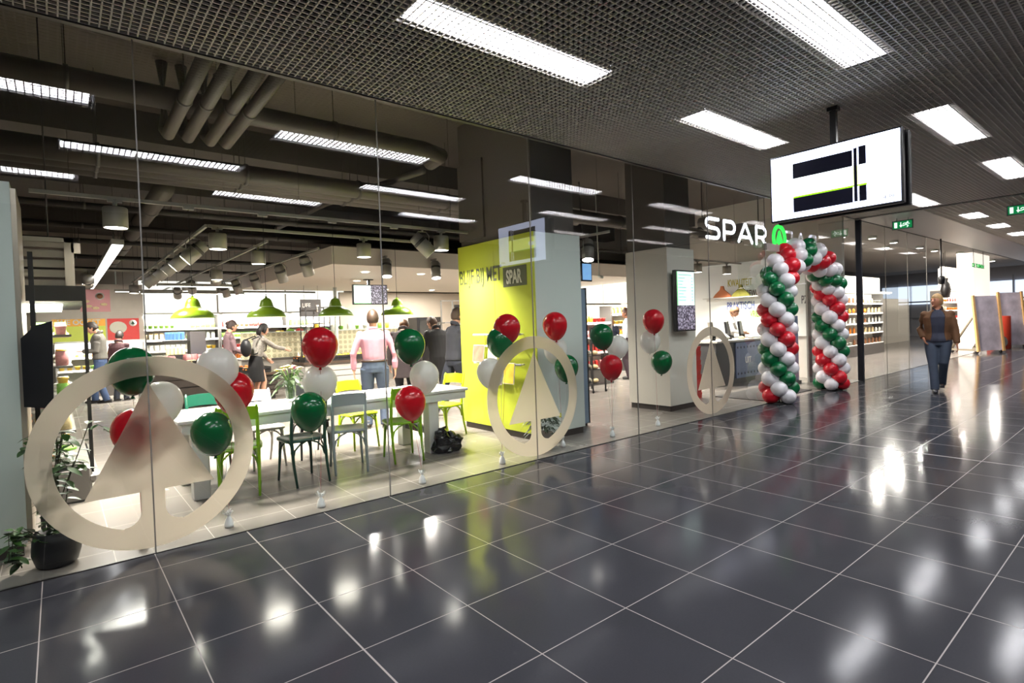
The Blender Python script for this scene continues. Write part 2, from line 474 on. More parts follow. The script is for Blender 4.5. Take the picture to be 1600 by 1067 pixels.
def sface(m_, u0, u1, v0, v1, x, nm):    # u from left 0..1, v from top 0..1
    f_ = face(m_, 0.625-u0*1.25, 0.625-u1*1.25, 0.72-v1*0.70, 0.72-v0*0.70, x, nm, 0.002); f_.parent = scr; return f_
sface(scr_d, 0.19, 0.665, 0.15, 0.385, -0.004, 'picture_block'); sface(scr_d, 0.19, 0.665, 0.69, 0.915, -0.004, 'picture_block')
sface(scr_l, 0.19, 0.77, 0.39, 0.66, -0.0045, 'picture_band')
sface(mat('screen green line', (150, 230, 20), 0.4, emit=0.9), 0.19, 0.77, 0.665, 0.69, -0.004, 'picture_line')
sface(scr_d, 0.675, 0.70, 0.13, 0.91, -0.005, 'picture_block')
sface(scr_d, 0.712, 0.765, 0.12, 0.385, -0.004, 'picture_block'); sface(scr_d, 0.712, 0.765, 0.69, 0.915, -0.004, 'picture_block')
sface(scr_w, 0.215, 0.275, 0.51, 0.60, -0.007, 'picture_block'); sface(scr_w, 0.285, 0.335, 0.50, 0.59, -0.007, 'picture_block')
text('14:39', 'clock', scr_d, scr, (-0.006, 0.625-0.86*1.25, 0.055), (0, -1, 0), (0, 0, 1), 0.06, 0.9, 0.0005)

# ================================================================ EXIT SIGNS
ex_g = mat('exit sign green', (16, 150, 84), 0.4, emit=0.5)
ex_w = mat('exit sign white', (240, 250, 245), 0.4, emit=1.0)
ex_f = mat('clear sign edge', (120, 124, 124), 0.3)
def exit_sign(loc, label, k=1.0):
    t = thing('exit_sign', label, 'exit sign', loc)
    W = 0.17*k; Hh = 0.075*k
    MB().b2(0, 0.02, -W-0.02, W+0.02, -Hh-0.02, Hh+0.02).build('frame', ex_f, t)
    MB().b2(-0.004, 0, -W, W, -Hh, Hh).build('panel', ex_g, t)
    m = MB(); m.b2(-0.008, -0.004, W*0.55, W*0.85, -Hh*0.75, Hh*0.75)
    m.b2(-0.008, -0.004, W*0.12, W*0.2, -Hh*0.2, Hh*0.7)
    m.prism([(0, -Hh*0.75), (-W*0.16, -Hh*0.1), (W*0.16, -Hh*0.1)], (-0.008, W*0.16, 0), (0, -1, 0), (0, 0, 1), -0.003)
    # running figure
    cx_ = -W*0.45
    m.ball((-0.006, cx_-0.02*k, Hh*0.62), (0.003, 0.014*k, 0.014*k), 8, 5)
    for (a, b, c, d) in ((-0.01, 0.45, 0.02, -0.05), (0.02, -0.05, -0.03, -0.35), (-0.03, -0.35, -0.005, -0.8), (0.02, -0.05, 0.055, -0.3), (0.055, -0.3, 0.09, -0.3), (0.0, 0.35, -0.055, 0.1), (0.0, 0.35, 0.05, 0.35), (0.05, 0.35, 0.07, 0.05)):
        m.cyl((-0.006, cx_+a*k, b*Hh), (-0.006, cx_+c*k, d*Hh), 0.008*k, 6)
    m.build('pictogram', ex_w, t)
    for sy in (-1, 1): MB().cyl((0.01, sy*W*0.6, Hh+0.02), (0.01, sy*W*0.6, H-loc[2]), 0.006, 6).build('hanger', ex_f, t)
p = onX(1410, 351, 14.6); exit_sign(p, 'green exit sign hanging beyond the black ceiling joint, nearer the glass', 1.05)
p = onX(1594, 327, 14.6); exit_sign(p, 'green exit sign cut by the right edge of the frame', 1.05)

# camera dome on the glass head
p = onY(1471, 438, -0.12)
t = thing('security_camera', 'small black security camera hanging above the far shop glass', 'camera', p)
MB().lathe([(0.0, -0.13), (0.07, -0.1), (0.085, 0.0), (0.085, 0.1), (0.05, 0.13), (0, 0.13)], 14).build('housing', black_pl, t)
MB().cyl((0, 0, 0.12), (0, 0, H-p.z), 0.02, 8).build('stem', black_pl, t)

# ================================================================ SHOP NAME SIGN
let_w = mat('lit white letter', (245, 245, 255), 0.5, emit=3.0)
let_s = mat('letter return grey', (150, 146, 142), 0.45, metal=0.3)
let_g = mat('lit green emblem', (40, 235, 70), 0.5, emit=1.6)
sg = thing('shop_sign', 'lit white letter sign with green tree emblem hung over the shop entrance', 'sign', (9.05, 0.86, 2.96))
HL = 0.40; T = 0.062
def stroke_letter(name, strokes, x, wd):
    f = MB(); b = MB()
    for st in strokes:
        pts = [(x+px_*wd, pz*HL) for px_, pz in st]
        for (a, b_) in zip(pts[:-1], pts[1:]):
            d = Vector((b_[0]-a[0], 0, b_[1]-a[1])); L = d.length
            if L < 1e-6: continue
            ang = math.atan2(d.z, d.x)
            R_ = Matrix.Rotation(-ang, 4, 'Y')
            c = ((a[0]+b_[0])/2, 0, (a[1]+b_[1])/2)
            f.box((c[0], -0.002, c[2]), (L, 0.012, T), R_)
            b.box((c[0], 0.08, c[2]), (L, 0.15, T+0.012), R_)
        for a in pts:
            f.cyl((a[0], -0.008, a[1]), (a[0], 0.004, a[1]), T/2, 12)
            b.cyl((a[0], 0.005, a[1]), (a[0], 0.155, a[1]), T/2+0.006, 12)
    bo = b.build('letter', let_s, sg); f.build('letter_face', let_w, bo)
def arc(cx_, cz, rx, rz, a0, a1, n_=8):
    return [(cx_+rx*math.cos(math.radians(a0+(a1-a0)*i/n_)), cz+rz*math.sin(math.radians(a0+(a1-a0)*i/n_))) for i in range(n_+1)]
S_ = [(0.92, 0.92), (0.35, 0.92)] + arc(0.3, 0.72, 0.24, 0.2, 90, 270) + arc(0.72, 0.28, 0.24, 0.22, 90, -90) + [(0.08, 0.06)]
P_ = [(0.1, 0.06), (0.1, 0.92), (0.6, 0.92)] + arc(0.62, 0.66, 0.28, 0.26, 90, -90) + [(0.12, 0.4)]
A_ = [(0.0, 0.06), (0.47, 0.92), (0.53, 0.92), (1.0, 0.06)]
A2 = [(0.22, 0.3), (0.78, 0.3)]
R1 = P_; R2 = [(0.55, 0.4), (0.92, 0.06)]
stroke_letter('S', [S_], 0.03, 0.48)
stroke_letter('P', [P_], 0.62, 0.48)
stroke_letter('A', [A_, A2], 1.2, 0.52)
stroke_letter('R', [R1, R2], 1.85, 0.48)
MB().cyl((0.1, 0.1, 0.40), (0.1, 0.1, 1.5), 0.012, 6).build('hanger', dark, sg)
MB().cyl((2.2, 0.1, 0.40), (2.2, 0.1, 1.5), 0.012, 6).build('hanger', dark, sg)
MB().b2(0.0, 2.4, 0.1, 0.14, 0.17, 0.21).build('rail', dark, sg)
# emblem a little nearer, above the arch
pe = onY(1216.5, 373, 0.3)
em = MB(); R0, RI = 0.30, 0.245
def annulus(m, c, ro, ri, y0, y1, n_=48, sx=1.0):
    vs = []; fs = []
    for k in range(n_):
        q = 2*PI*k/n_
        for r_, yy in ((ro, y0), (ri, y0), (ro, y1), (ri, y1)):
            vs.append((c[0]+r_*math.cos(q)*sx, yy, c[1]+r_*math.sin(q)))
    for k in range(n_):
        a = 4*k; b = 4*((k+1) % n_)
        fs += [(a, a+1, b+1, b), (a+2, b+2, b+3, a+3), (a, b, b+2, a+2), (a+1, a+3, b+3, b+1)]
    m.add(vs, fs)
ox_, oz_ = pe.x-9.05, pe.z-2.96; oy_ = 0.3-0.86
annulus(em, (ox_, oz_), R0*0.88, RI*0.82, oy_-0.03, oy_)
em.prism([(-0.125, -0.09), (0.125, -0.09), (0, 0.15)], (ox_, oy_-0.03, oz_), (1, 0, 0), (0, 0, 1), -0.03)
em.b2(ox_-0.03, ox_+0.03, oy_-0.03, oy_, oz_-0.22, oz_-0.09)
e_ = em.build('emblem', let_g, sg); e_['label'] = 'lit green emblem of a fir tree in a ring'
MB().cyl((ox_, oy_-0.015, oz_+0.26), (ox_, oy_-0.015, 1.5), 0.01, 6).build('hanger', dark, sg)

# ================================================================ FROSTED STICKERS ON THE GLASS
fr = bpy.data.materials.new('frosted vinyl'); fr.use_nodes = True; nt = fr.node_tree; nt.nodes.clear()
out = nt.nodes.new('ShaderNodeOutputMaterial'); d = nt.nodes.new('ShaderNodeBsdfDiffuse'); tl = nt.nodes.new('ShaderNodeBsdfTranslucent')
rf = nt.nodes.new('ShaderNodeBsdfRefraction'); rf.inputs['IOR'].default_value = 1.08; rf.inputs['Roughness'].default_value = 0.6
d.inputs[0].default_value = (*lin((246, 240, 230)), 1); tl.inputs[0].default_value = (*lin((252, 244, 234)), 1); rf.inputs[0].default_value = (0.95, 0.94, 0.92, 1)
m1 = nt.nodes.new('ShaderNodeMixShader'); m1.inputs[0].default_value = 0.93
nt.links.new(d.outputs[0], m1.inputs[1]); nt.links.new(tl.outputs[0], m1.inputs[2])
m2 = nt.nodes.new('ShaderNodeMixShader'); m2.inputs[0].default_value = 0.26
nt.links.new(m1.outputs[0], m2.inputs[1]); nt.links.new(rf.outputs[0], m2.inputs[2]); nt.links.new(m2.outputs[0], out.inputs[0])
def sticker(cx_, label):
    m = MB(); ro, ri, cz = 0.67, 0.535, 0.0
    annulus(m, (0, cz), ro, ri, 0.004, 0.006, 80)
    zb = -0.27; hw = 0.072
    L = []; R_ = []
    for i in range(13):           # slightly hollow sides of the fir
        t_ = i/12.0; zz = zb+(0.50-zb)*t_; ww = 0.385*(1-t_)**1.06
        L.append((-ww, zz)); R_.append((ww, zz))
    tri = L + R_[::-1][1:]
    m.prism(tri, (0, 0.006, 0), (1, 0, 0), (0, 0, 1), 0.002)
    # trunk flaring into the ring
    right = [(hw, zb), (hw, -0.40)]
    for i in range(1, 7):
        q = i/6*PI/2; right.append((hw+0.10*(1-math.cos(q)), -0.40-0.10*math.sin(q)))
    ang0 = math.atan2(right[-1][1], right[-1][0])
    arc_ = []
    for i in range(9):
        a = ang0 + (-PI-2*ang0)*i/8
        arc_.append((ri*math.cos(a), ri*math.sin(a)))
    left = [(-x_, z_) for x_, z_ in right][::-1]
    m.prism((right + arc_ + left), (0, 0.006, 0), (1, 0, 0), (0, 0, 1), 0.002)
    o = m.build('window_sticker', fr); o.location = (cx_, 0, 0.715)
    return tag(o, label, 'window sticker', None)
sticker(0.475, 'frosted ring and fir tree sticker on the glass, largest in view, nearest the left edge')
sticker(4.09, 'frosted ring and fir tree sticker on the glass in front of the lime pillar')
sticker(7.73, 'frosted ring and fir tree sticker on the glass just left of the balloon arch')

# ================================================================ BALLOONS
def latex(m, k):
    nt = m.node_tree; b = nt.nodes['Principled BSDF']; out = nt.nodes['Material Output']
    t = nt.nodes.new('ShaderNodeBsdfTranslucent'); t.inputs[0].default_value = b.inputs['Base Color'].default_value
    mx = nt.nodes.new('ShaderNodeMixShader'); mx.inputs[0].default_value = k
    nt.links.new(b.outputs[0], mx.inputs[1]); nt.links.new(t.outputs[0], mx.inputs[2]); nt.links.new(mx.outputs[0], out.inputs[0])
bal = {'red': mat('red balloon', (214, 22, 42), 0.18, spec=0.6, coat=0.3), 'green': mat('green balloon', (0, 116, 60), 0.18, spec=0.6, coat=0.3),
       'white': mat('white balloon', (250, 248, 244), 0.2, spec=0.6, coat=0.3)}
latex(bal['white'], 0.5); latex(bal['red'], 0.4); latex(bal['green'], 0.4)
def balloon_mesh(m_):
    m = MB(); prof = []
    for i in range(15):
        t_ = i/14.0; a = PI*t_
        z = -math.cos(a); r = math.sin(a)
        if z < 0: z *= 1.28; r *= (1-0.14*(-z/1.28)**2)
        prof.append((max(r, 0.0)*0.148, z*0.152))
    m.lathe(prof, 20)
    m.lathe([(0.004, -0.192), (0.011, -0.198), (0.014, -0.212), (0.0, -0.212)], 10)
    me = m.mesh('balloon', m_); return me
bmesh_ = {k: balloon_mesh(v) for k, v in bal.items()}
rib_m = {'red': mat('red ribbon', (170, 40, 50), 0.4), 'white': mat('white ribbon', (225, 220, 214), 0.4), 'green': mat('pale ribbon', (214, 210, 200), 0.4)}
wt_m = mat('white tissue', (248, 248, 246), 0.6, bump=0.4, scale=60)
wm = MB()
wm.lathe([(0.0, 0.0), (0.034, 0.0), (0.036, 0.02), (0.026, 0.06), (0.013, 0.082), (0.011, 0.088), (0.02, 0.1)], 10)
wt_bag = wm.mesh('bag', wt_m)
wm = MB()
for k in range(16):
    q = 2*PI*k/16+random.uniform(-.15, .15); r_ = random.uniform(.022, .045); z_ = random.uniform(.115, .14); dq = 0.2
    c0 = (0.008*math.cos(q), 0.008*math.sin(q), 0.085)
    wm.add([c0, (r_*math.cos(q-dq), r_*math.sin(q-dq), z_), (r_*1.1*math.cos(q), r_*1.1*math.sin(q), z_-.006), (r_*math.cos(q+dq), r_*math.sin(q+dq), z_)], [(0, 1, 2, 3)])
wt_tuft = wm.mesh('tuft', wt_m)
bunches = [
 ('the largest sticker, left side', 236, 846, [('green', 206, 576), ('white', 252, 627), ('red', 211, 671)]),
 ('the largest sticker, right side', 358, 823, [('white', 340, 574), ('red', 366, 610), ('green', 331, 674)]),
 ('the dark green chair', 502, 792, [('red', 500, 539), ('white', 500, 596), ('green', 483, 640)]),
 ('the lime chair by the black bag', 660, 755, [('green', 640, 538), ('white', 663, 587), ('red', 641, 627)]),
 ('the lime face of the pillar', 785, 724, [('red', 792, 512), ('green', 781, 532), ('white', 766, 581)]),
 ('the white pillar face', 876, 697, [('red', 867, 507), ('white', 868, 545), ('green', 885, 573)]),
 ('the gap between pillars', 957, 682, [('green', 940, 524), ('white', 965, 541), ('red', 955, 572)]),
 ('the all white pillar', 1028, 665, [('red', 1021, 500), ('white', 1016, 532), ('green', 1034, 564)])]
for (where, wx, wy, bs) in bunches:
    P = onZ(wx, wy, 0.0); P.y = max(0.14, min(0.26, P.y))
    if 'left side' in where: P = Vector((0.42, 0.2, 0))
    t = thing('balloon_weight', 'white tissue balloon weight on the floor at %s' % where, 'balloon weight', P, random.uniform(0, 3), 'balloon weights behind the glass')
    for nm, me in (('bag', wt_bag), ('tuft', wt_tuft)):
        o = bpy.data.objects.new(nm, me); COL.objects.link(o); o.parent = t
    for i, (c, px, py) in enumerate(bs):
        yy = max(0.17, P.y + (0.0, 0.05, -0.03)[i])
        if c == 'white' and i == 1: yy = P.y+0.14
        Q = onY(px, py, yy)
        o = bpy.data.objects.new('balloon', bmesh_[c]); COL.objects.link(o); o.location = Q
        dx = (P.x-Q.x)
        tilt = max(-0.35, min(0.35, dx*0.9+random.uniform(-.06, .06)))
        o.rotation_euler = (random.uniform(-.1, .1), tilt, random.uniform(0, 6)) if False else (0, -tilt, 0)
        o.scale = (1, 1, 1) if i != 0 else (1.02, 1.02, 1.02)
        tag(o, '%s balloon, %s of the three in front of %s' % (c, ('topmost', 'middle', 'lowest')[i], where), 'balloon', 'balloons in bunches behind the glass')
        bot = Vector((0, 0, -0.205)); tgt = o.matrix_basis.inverted() @ Vector((P.x, P.y, 0.14))
        mid = (bot+tgt)/2 + Vector((0.008, 0.006, 0))
        MB().tube([bot, bot*0.7+tgt*0.3+Vector((0.006, 0, 0)), mid, tgt], 0.0014, 5).build('ribbon', rib_m[c], o)

# ================================================================ BALLOON ARCH
arch = thing('balloon_arch', 'tall arch of red white and green balloons in front of the shop entrance', 'balloon arch', (10.78, -0.12, 0))
path = []
HW, ZS, RZ = 1.12, 1.85, 0.78
def arch_pt(s):                  # s along the arch from the left foot
    if s < ZS-0.1: return Vector((-HW, 0, 0.1+s)), Vector((0, 0, 1))
    s2 = s-(ZS-0.1); L2 = 2.93
    if s2 < L2:
        a = PI*(1-s2/L2); p = Vector((HW*math.cos(a), 0, ZS+RZ*math.sin(a)))
        tn = Vector((HW*math.sin(a), 0, -RZ*math.cos(a))).normalized(); return p, tn
    s3 = s2-L2
    return Vector((HW, 0, ZS-s3)), Vector((0, 0, -1))
tot = 2*(ZS-0.1)+2.93; st = 0.166; N = int(tot/st)
items = []
cols = ['red', 'white', 'green', 'white']
for i in range(N+1):
    p, tn = arch_pt(min(tot-0.001, i*tot/N))
    yv = Vector((0, 1, 0)); sv = tn.cross(yv).normalized()
    for k in range(4):
        a = PI/2*k + PI/4*i*1.0 + 0.35
        off = sv*math.cos(a)*0.185 + yv*math.sin(a)*0.185
        c = p+off; c.z = max(c.z, 0.137)
        items.append((off.y, c, cols[k], off))
sph = {}
arch_m = {'red': mat('red arch balloon', (200, 24, 40), 0.3, coat=0.2), 'white': mat('white arch balloon', (236, 232, 234), 0.3, coat=0.2), 'green': mat('green arch balloon', (0, 100, 54), 0.3, coat=0.2)}
for k_, v_ in arch_m.items():
    m = MB(); m.ball((0, 0, 0), (0.138, 0.138, 0.146), 18, 12); sph[k_] = m.mesh('balloon', v_)
items.sort(key=lambda q: q[0])
rest = MB()
for j, (yy, c, col, off) in enumerate(items):
    q = Vector((0, 0, 1)).rotation_difference(off.normalized())
    if j < 100:
        o = bpy.data.objects.new('balloon', sph[col]); COL.objects.link(o); o.parent = arch
        o.location = c; o.rotation_mode = 'QUATERNION'; o.rotation_quaternion = q
        o.scale = [random.uniform(0.93, 1.04)]*3
    else:
        rest.m = {'red': 0, 'white': 1, 'green': 2}[col]
        rest.ball(c, (0.138, 0.138, 0.146), 14, 9, q.to_matrix().to_4x4())
o = rest.build('balloon', [arch_m['red'], arch_m['white'], arch_m['green']], arch); o['kind'] = 'stuff'
for s_ in (-1, 1):
    m = MB(); m.lathe([(0.0, 0.0), (0.19, 0.0), (0.19, 0.018), (0.0, 0.02)], 24, (s_*HW, 0, 0)); m.cyl((s_*HW, 0, 0.02), (s_*HW, 0, 1.9), 0.012, 8)
    m.build('base', dark, arch)

# ================================================================ LAMPS OF THE SHOP
green_sh = mat('lime lamp shade', (128, 158, 30), 0.3, coat=0.4)
shade_in = mat('lamp inside white', (244, 240, 226), 0.5, emit=0.6)
bulb_m = mat('warm bulb', (255, 236, 205), 0.5, emit=12)
cord_m = mat('black cord', (20, 20, 20), 0.6)
trk_m = mat('light track grey', (150, 148, 140), 0.45)
pend = None
for i, (px, wh) in enumerate(((302, 'leftmost'), (417, 'second from the left'), (525, 'third from the left'), (621, 'rightmost'))):
    P = onY(px, 497, 2.0); zb = 1.70
    lab = 'lime bell shaped pendant lamp over the table, %s of four' % wh
    if pend is None:
        pend = thing('pendant_lamp', lab, 'lamp', (P.x, 2.0, zb), 0, 'green pendant lamps over the table')
        m = MB(); m.lathe([(0.208, 0.0), (0.21, 0.004), (0.195, 0.035), (0.17, 0.062), (0.165, 0.068), (0.13, 0.088), (0.09, 0.105), (0.076, 0.118), (0.066, 0.16), (0.052, 0.196), (0.03, 0.215), (0.012, 0.218), (0.012, 0.235), (0, 0.235)], 32)
        m.build('lamp_shade', green_sh, pend)
        m = MB(); m.lathe([(0.206, 0.002), (0.165, 0.06), (0.09, 0.1), (0.06, 0.14), (0, 0.15)], 28); m.build('shade_lining', shade_in, pend)
        MB().ball((0, 0, 0.06), 0.032, 12, 8).build('bulb', bulb_m, pend)
        MB().cyl((0, 0, 0.23), (0, 0, 1.14), 0.003, 6).build('cord', cord_m, pend)
        m = MB(); m.b2(-0.05, 0.05, -0.02, 0.02, 1.135, 1.16); m.build('track_adapter', trk_m, pend)
        lamp('pendant_light', 'AREA', (0, 0, 0.03), 20, (1.0, 0.93, 0.82), pend, 0.3, aim=(0, 0, -1), spread=2.4)
    else:
        dup(pend, (P.x, 2.0, zb), 0, lab)

def track(name_, a, b, label):
    t = thing('light_track', label, 'light track', a)
    a = Vector(a); b = Vector(b); d = b-a
    m = MB()
    w_ = 0.03
    if abs(d.x) > abs(d.y): m.b2(0, d.x, -w_/2, w_/2, 0, 0.035)
    else: m.b2(-w_/2, w_/2, 0, d.y, 0, 0.035)
    m.build('rail', trk_m, t)
    m = MB(); n_ = max(2, int(d.length/2)+1)
    for k in range(n_):
        p = d*(0.06+0.88*k/(n_-1)); m.cyl((p.x, p.y, 0.035), (p.x, p.y, 4.5-a.z), 0.003, 5)
    m.build('suspension_wire', dark, t)
ZT = 2.86
track('', (-0.15, 2.0, ZT), (4.66, 2.0, ZT), 'grey light track over the table carrying the green pendant lamps')
track('', (1.5, 3.1, ZT), (4.7, 3.1, ZT), 'grey light track just behind the one with the green lamps')
track('', (1.48, 3.1, ZT), (1.48, 12.0, ZT), 'light track running into the shop with the row of tilted spotlights')
track('', (2.45, 4.0, ZT), (2.45, 14.5, ZT), 'light track running into the shop, second from the left')
track('', (3.36, 4.4, ZT), (3.36, 12.0, ZT), 'light track running into the shop beside the white bulkhead')
track('', (6.5, 0.9, ZT), (6.5, 4.6, ZT), 'light track between the two pillars')
track('', (9.0, 2.6, ZT), (13.6, 2.6, ZT), 'light track above the checkout')
track('', (0.2, 9.0, ZT), (1.4, 9.0, ZT), 'short light track in front of the poster wall')

can_b = mat('grey lamp can', (150, 146, 138), 0.4, metal=0.2)
lens = mat('lamp lens', (255, 246, 238), 0.5, emit=14)
can0 = None
def can(p, label, power=34):
    global can0
    if can0 is None:
        can0 = thing('downlight', label, 'spotlight', p, 0, 'can downlights hanging from the tracks')
        m = MB(); m.lathe([(0.098, 0.0), (0.104, 0.004), (0.104, 0.19), (0.096, 0.2), (0.0, 0.2)], 24); m.build('can', can_b, can0)
        m = MB(); m.lathe([(0.097, 0.004), (0.0, 0.006)], 24); m.build('lens', lens, can0)
        m = MB(); m.cyl((0, 0, 0.2), (0, 0, 0.28), 0.02, 8); m.b2(-0.06, 0.06, -0.018, 0.018, 0.25, 0.27); m.build('stem', trk_m, can0)
        lamp('downlight_lamp', 'AREA', (0, 0, -0.004), power, (1.0, 0.93, 0.84), can0, 0.18, aim=(0, 0, -1), spread=2.2)
        return can0
    return dup(can0, p, 0, label)
ZC = ZT-0.27
for i, (x, y, l_) in enumerate([(0.48, 2.0, 'at the left end of the track with the green lamps'), (4.2, 2.0, 'at the right end of the track with the green lamps'),
      (1.6, 3.1, 'at the left end of the second cross track'), (3.55, 3.1, 'on the second cross track in front of the white bulkhead'),
      (2.45, 4.5, 'nearest on the second track running inwards'), (2.45, 7.4, 'further in on the second track running inwards'), (2.45, 10.6, 'far along the second track running inwards'),
      (6.5, 3.3, 'on the track between the pillars'), (10.2, 2.6, 'left one above the checkout'), (11.6, 2.6, 'middle one above the checkout'), (12.9, 2.6, 'right one above the checkout'),
      (0.5, 9.0, 'on the short track before the poster wall'), (3.36, 11.4, 'at the far end of the track beside the bulkhead'), (1.48, 11.6, 'at the far end of the spotlight track')]):
    can((x, y, ZC), 'grey can downlight %s' % l_)
# tilted spotlights
def spot(p, aim, label, power=40):
    t = thing('spotlight', label, 'spotlight', p, 0, 'tilted spotlights on the tracks')
    q = Vector(aim).normalized(); R_ = Vector((0, 0, -1)).rotation_difference(q).to_matrix().to_4x4()
    pv = Vector((0, 0, -0.21))
    m = MB(); m.lathe([(0.088, -0.17), (0.094, -0.168), (0.094, 0.03), (0.086, 0.04), (0.086, 0.14), (0.07, 0.165), (0, 0.165)], 18, pv, R_); m.build('head', can_b, t)
    m = MB(); m.lathe([(0.088, -0.167), (0, -0.165)], 18, pv, R_); m.build('lens', lens, t)
    m = MB(); m.lathe([(0.0945, 0.03), (0.096, 0.032), (0.096, 0.07), (0.0945, 0.072)], 18, pv, R_); m.build('ring', dark, t)
    m = MB(); m.tube([(-0.1, 0, -0.21), (-0.105, 0, -0.08), (-0.06, 0, -0.03), (0.06, 0, -0.03), (0.105, 0, -0.08), (0.1, 0, -0.21)], 0.007, 6); m.cyl((0, 0, -0.03), (0, 0, 0.01), 0.015, 8); m.build('yoke', trk_m, t)
    lamp('spot_lamp', 'SPOT', pv+q*0.18, power, (1.0, 0.92, 0.84), t, 0.08, aim=q, spot=1.0, blend=0.7)
    return t
k = 0
for y in (3.9, 4.9, 5.7, 6.6, 7.6, 8.3):
    spot((1.48, y, ZT), (-0.75, 0.15, -0.75), 'grey spotlight tilted to the left, %s along the long row' % ords[k], 70); k += 1
k = 0
for y in (5.0, 6.4, 8.2, 9.8, 11.0):
    spot((3.36, y, ZT), (0.35, 0.25, -0.9), 'grey spotlight tilted to the bakery, %s beside the white bulkhead' % ords[k], 60); k += 1
for px, l_ in ((603, 'left'), (680, 'right')):
    p = onY(px, 400, 4.8); t = spot((p.x, 4.8, ZT), (-0.1, -0.25, -0.95), 'grey spotlight on the front of the white bulkhead, the %s of two' % l_, 60); MB().b2(-.02, .02, -.02, .16, -.01, .02).build('bracket', trk_m, t)
spot((6.5, 1.35, ZT), (-0.25, -0.2, -0.95), 'large grey spotlight hanging just right of the lime pillar', 60)
spot((6.5, 2.2, ZT), (-0.9, -0.05, -0.5), 'grey spotlight behind the lime pillar aimed at the table', 60)
spot((0.5, 9.0, ZT), (0.05, .95, -.35), 'added grey spotlight on the short track brightening the harvest posters', 160)  # extra fitting, added to brighten the plank wall and posters
spot((3.9, 2.0, ZT), (0.75, -0.35, -0.85), 'grey spotlight aimed at the lime face of the pillar', 28)
for k_, y in enumerate((7.5, 10.0, 12.0)):
    spot((2.45, y, ZT), (0.15, 0.8, -0.6), 'grey spotlight aimed at the back shelves, %s on the second track' % ords[k_], 90)
# bright tube light
P0, P1 = onZ(178, 383, 2.75), onZ(131, 459, 2.75)
tl_ = thing('tube_light', 'long glowing white tube light hanging at an angle near the left cabinet', 'ceiling light', (0.66, 4.3, 2.75))
m = MB(); m.b2(-0.07, 0.07, 0, 8.0, 0.0, 0.07); m.build('housing', trk_m, tl_)
MB().b2(-0.06, 0.06, 0.02, 7.98, -0.012, 0.0).build('tube', mat('tube glow', (255, 252, 255), 0.5, emit=7), tl_)
m = MB(); m.cyl((0, 0.5, 0.07), (0, 0.5, 1.7), 0.004, 5).cyl((0, 4.5, 0.07), (0, 4.5, 1.7), 0.004, 5); m.build('suspension_wire', dark, tl_)

# ================================================================ PIPES AND DUCTS UNDER THE SLAB
duct = mat('painted duct', (58, 51, 44), 0.55, noise=0.06, scale=4)
duct_d = mat('dark duct', (44, 40, 36), 0.6)
def pipe(name_, label, pts, r, m_=duct, n_=14, cat='pipe', ringed=False):
    p0 = Vector(pts[0]); t = thing(name_, label, cat, p0)
    q = [Vector(p)-p0 for p in pts]
    m = MB(); m.tube(q, r, n_)
    m.build('pipe' if cat == 'pipe' else 'duct', m_, t)
    m = MB()
    for a, b in zip(q[:-1], q[1:]):
        L = (b-a).length; kk = int(L/1.6)
        for i in range(1, kk+1):
            c = a+(b-a)*(i/(kk+1)); d = (b-a).normalized()
            m.tube([c-d*0.02, c+d*0.02], r*1.12, n_); 
            m.cyl(c, c+Vector((0, 0, 4.5-c.z-p0.z)), 0.005, 5)
    if m.v: m.build('clamp', duct_d, t)
    return t
pipe('duct', 'round ventilation duct under the dark slab, nearest the glass', [(-1.1, 1.85, 3.9), (3.9, 1.85, 3.9), (4.2, 1.95, 3.9), (4.25, 2.3, 3.9)], 0.11, cat='duct')
for i, (y, l_) in enumerate(((3.0, 'nearest'), (3.27, 'middle'), (3.54, 'farthest'))):
    pipe('pipe', 'thick grey pipe of the triple run crossing the shop ceiling, %s one' % l_, [(-1.1, y, 3.55), (8.0, y, 3.55)], 0.12)
for i, x in enumerate((0.97, 1.15, 1.36, 1.52)):
    pipe('pipe', 'slanting beige pipe behind the glass head, %s of four' % ords[i], [(x, 0.12, 3.68), (x, 2.1, 3.62), (x, 2.3, 3.72), (x, 2.32, 4.45)], 0.06)
pipe('pipe', 'upright beige pipe in the top left corner', [(-0.42, 0.6, 2.7), (-0.42, 0.6, 4.45)], 0.07)
pipe('duct', 'ribbed round duct running into the shop above the spotlights', [(1.15, 3.8, 3.45), (1.15, 13.5, 3.45)], 0.12, cat='duct')
pipe('pipe', 'thin beige pipe crossing towards the bulkhead', [(4.2, 2.4, 3.8), (3.8, 5.2, 3.8), (3.8, 8.0, 3.8)], 0.05)
for i, (y, z_) in enumerate(((5.2, 3.4), (6.3, 3.3), (8.0, 3.3), (10.0, 3.25), (12.0, 3.2))):
    pipe('pipe', 'dark sprinkler pipe crossing the shop ceiling, %s from the glass' % ords[i], [(-1.1, y, z_), (13.5, y, z_)], 0.045, duct_d)
pipe('pipe', 'grey pipe crossing above the pillars', [(5.7, 2.6, 3.5), (13.5, 2.6, 3.5)], 0.12)
for i, y in enumerate((4.3, 7.2, 11.0)):
    MBm = MB(); MBm.b2(-1.25, 13.95, y-0.2, y+0.2, 4.1, 4.5); struct('ceiling', MBm, mat('dark ceiling beam', (52, 47, 42), 0.85))

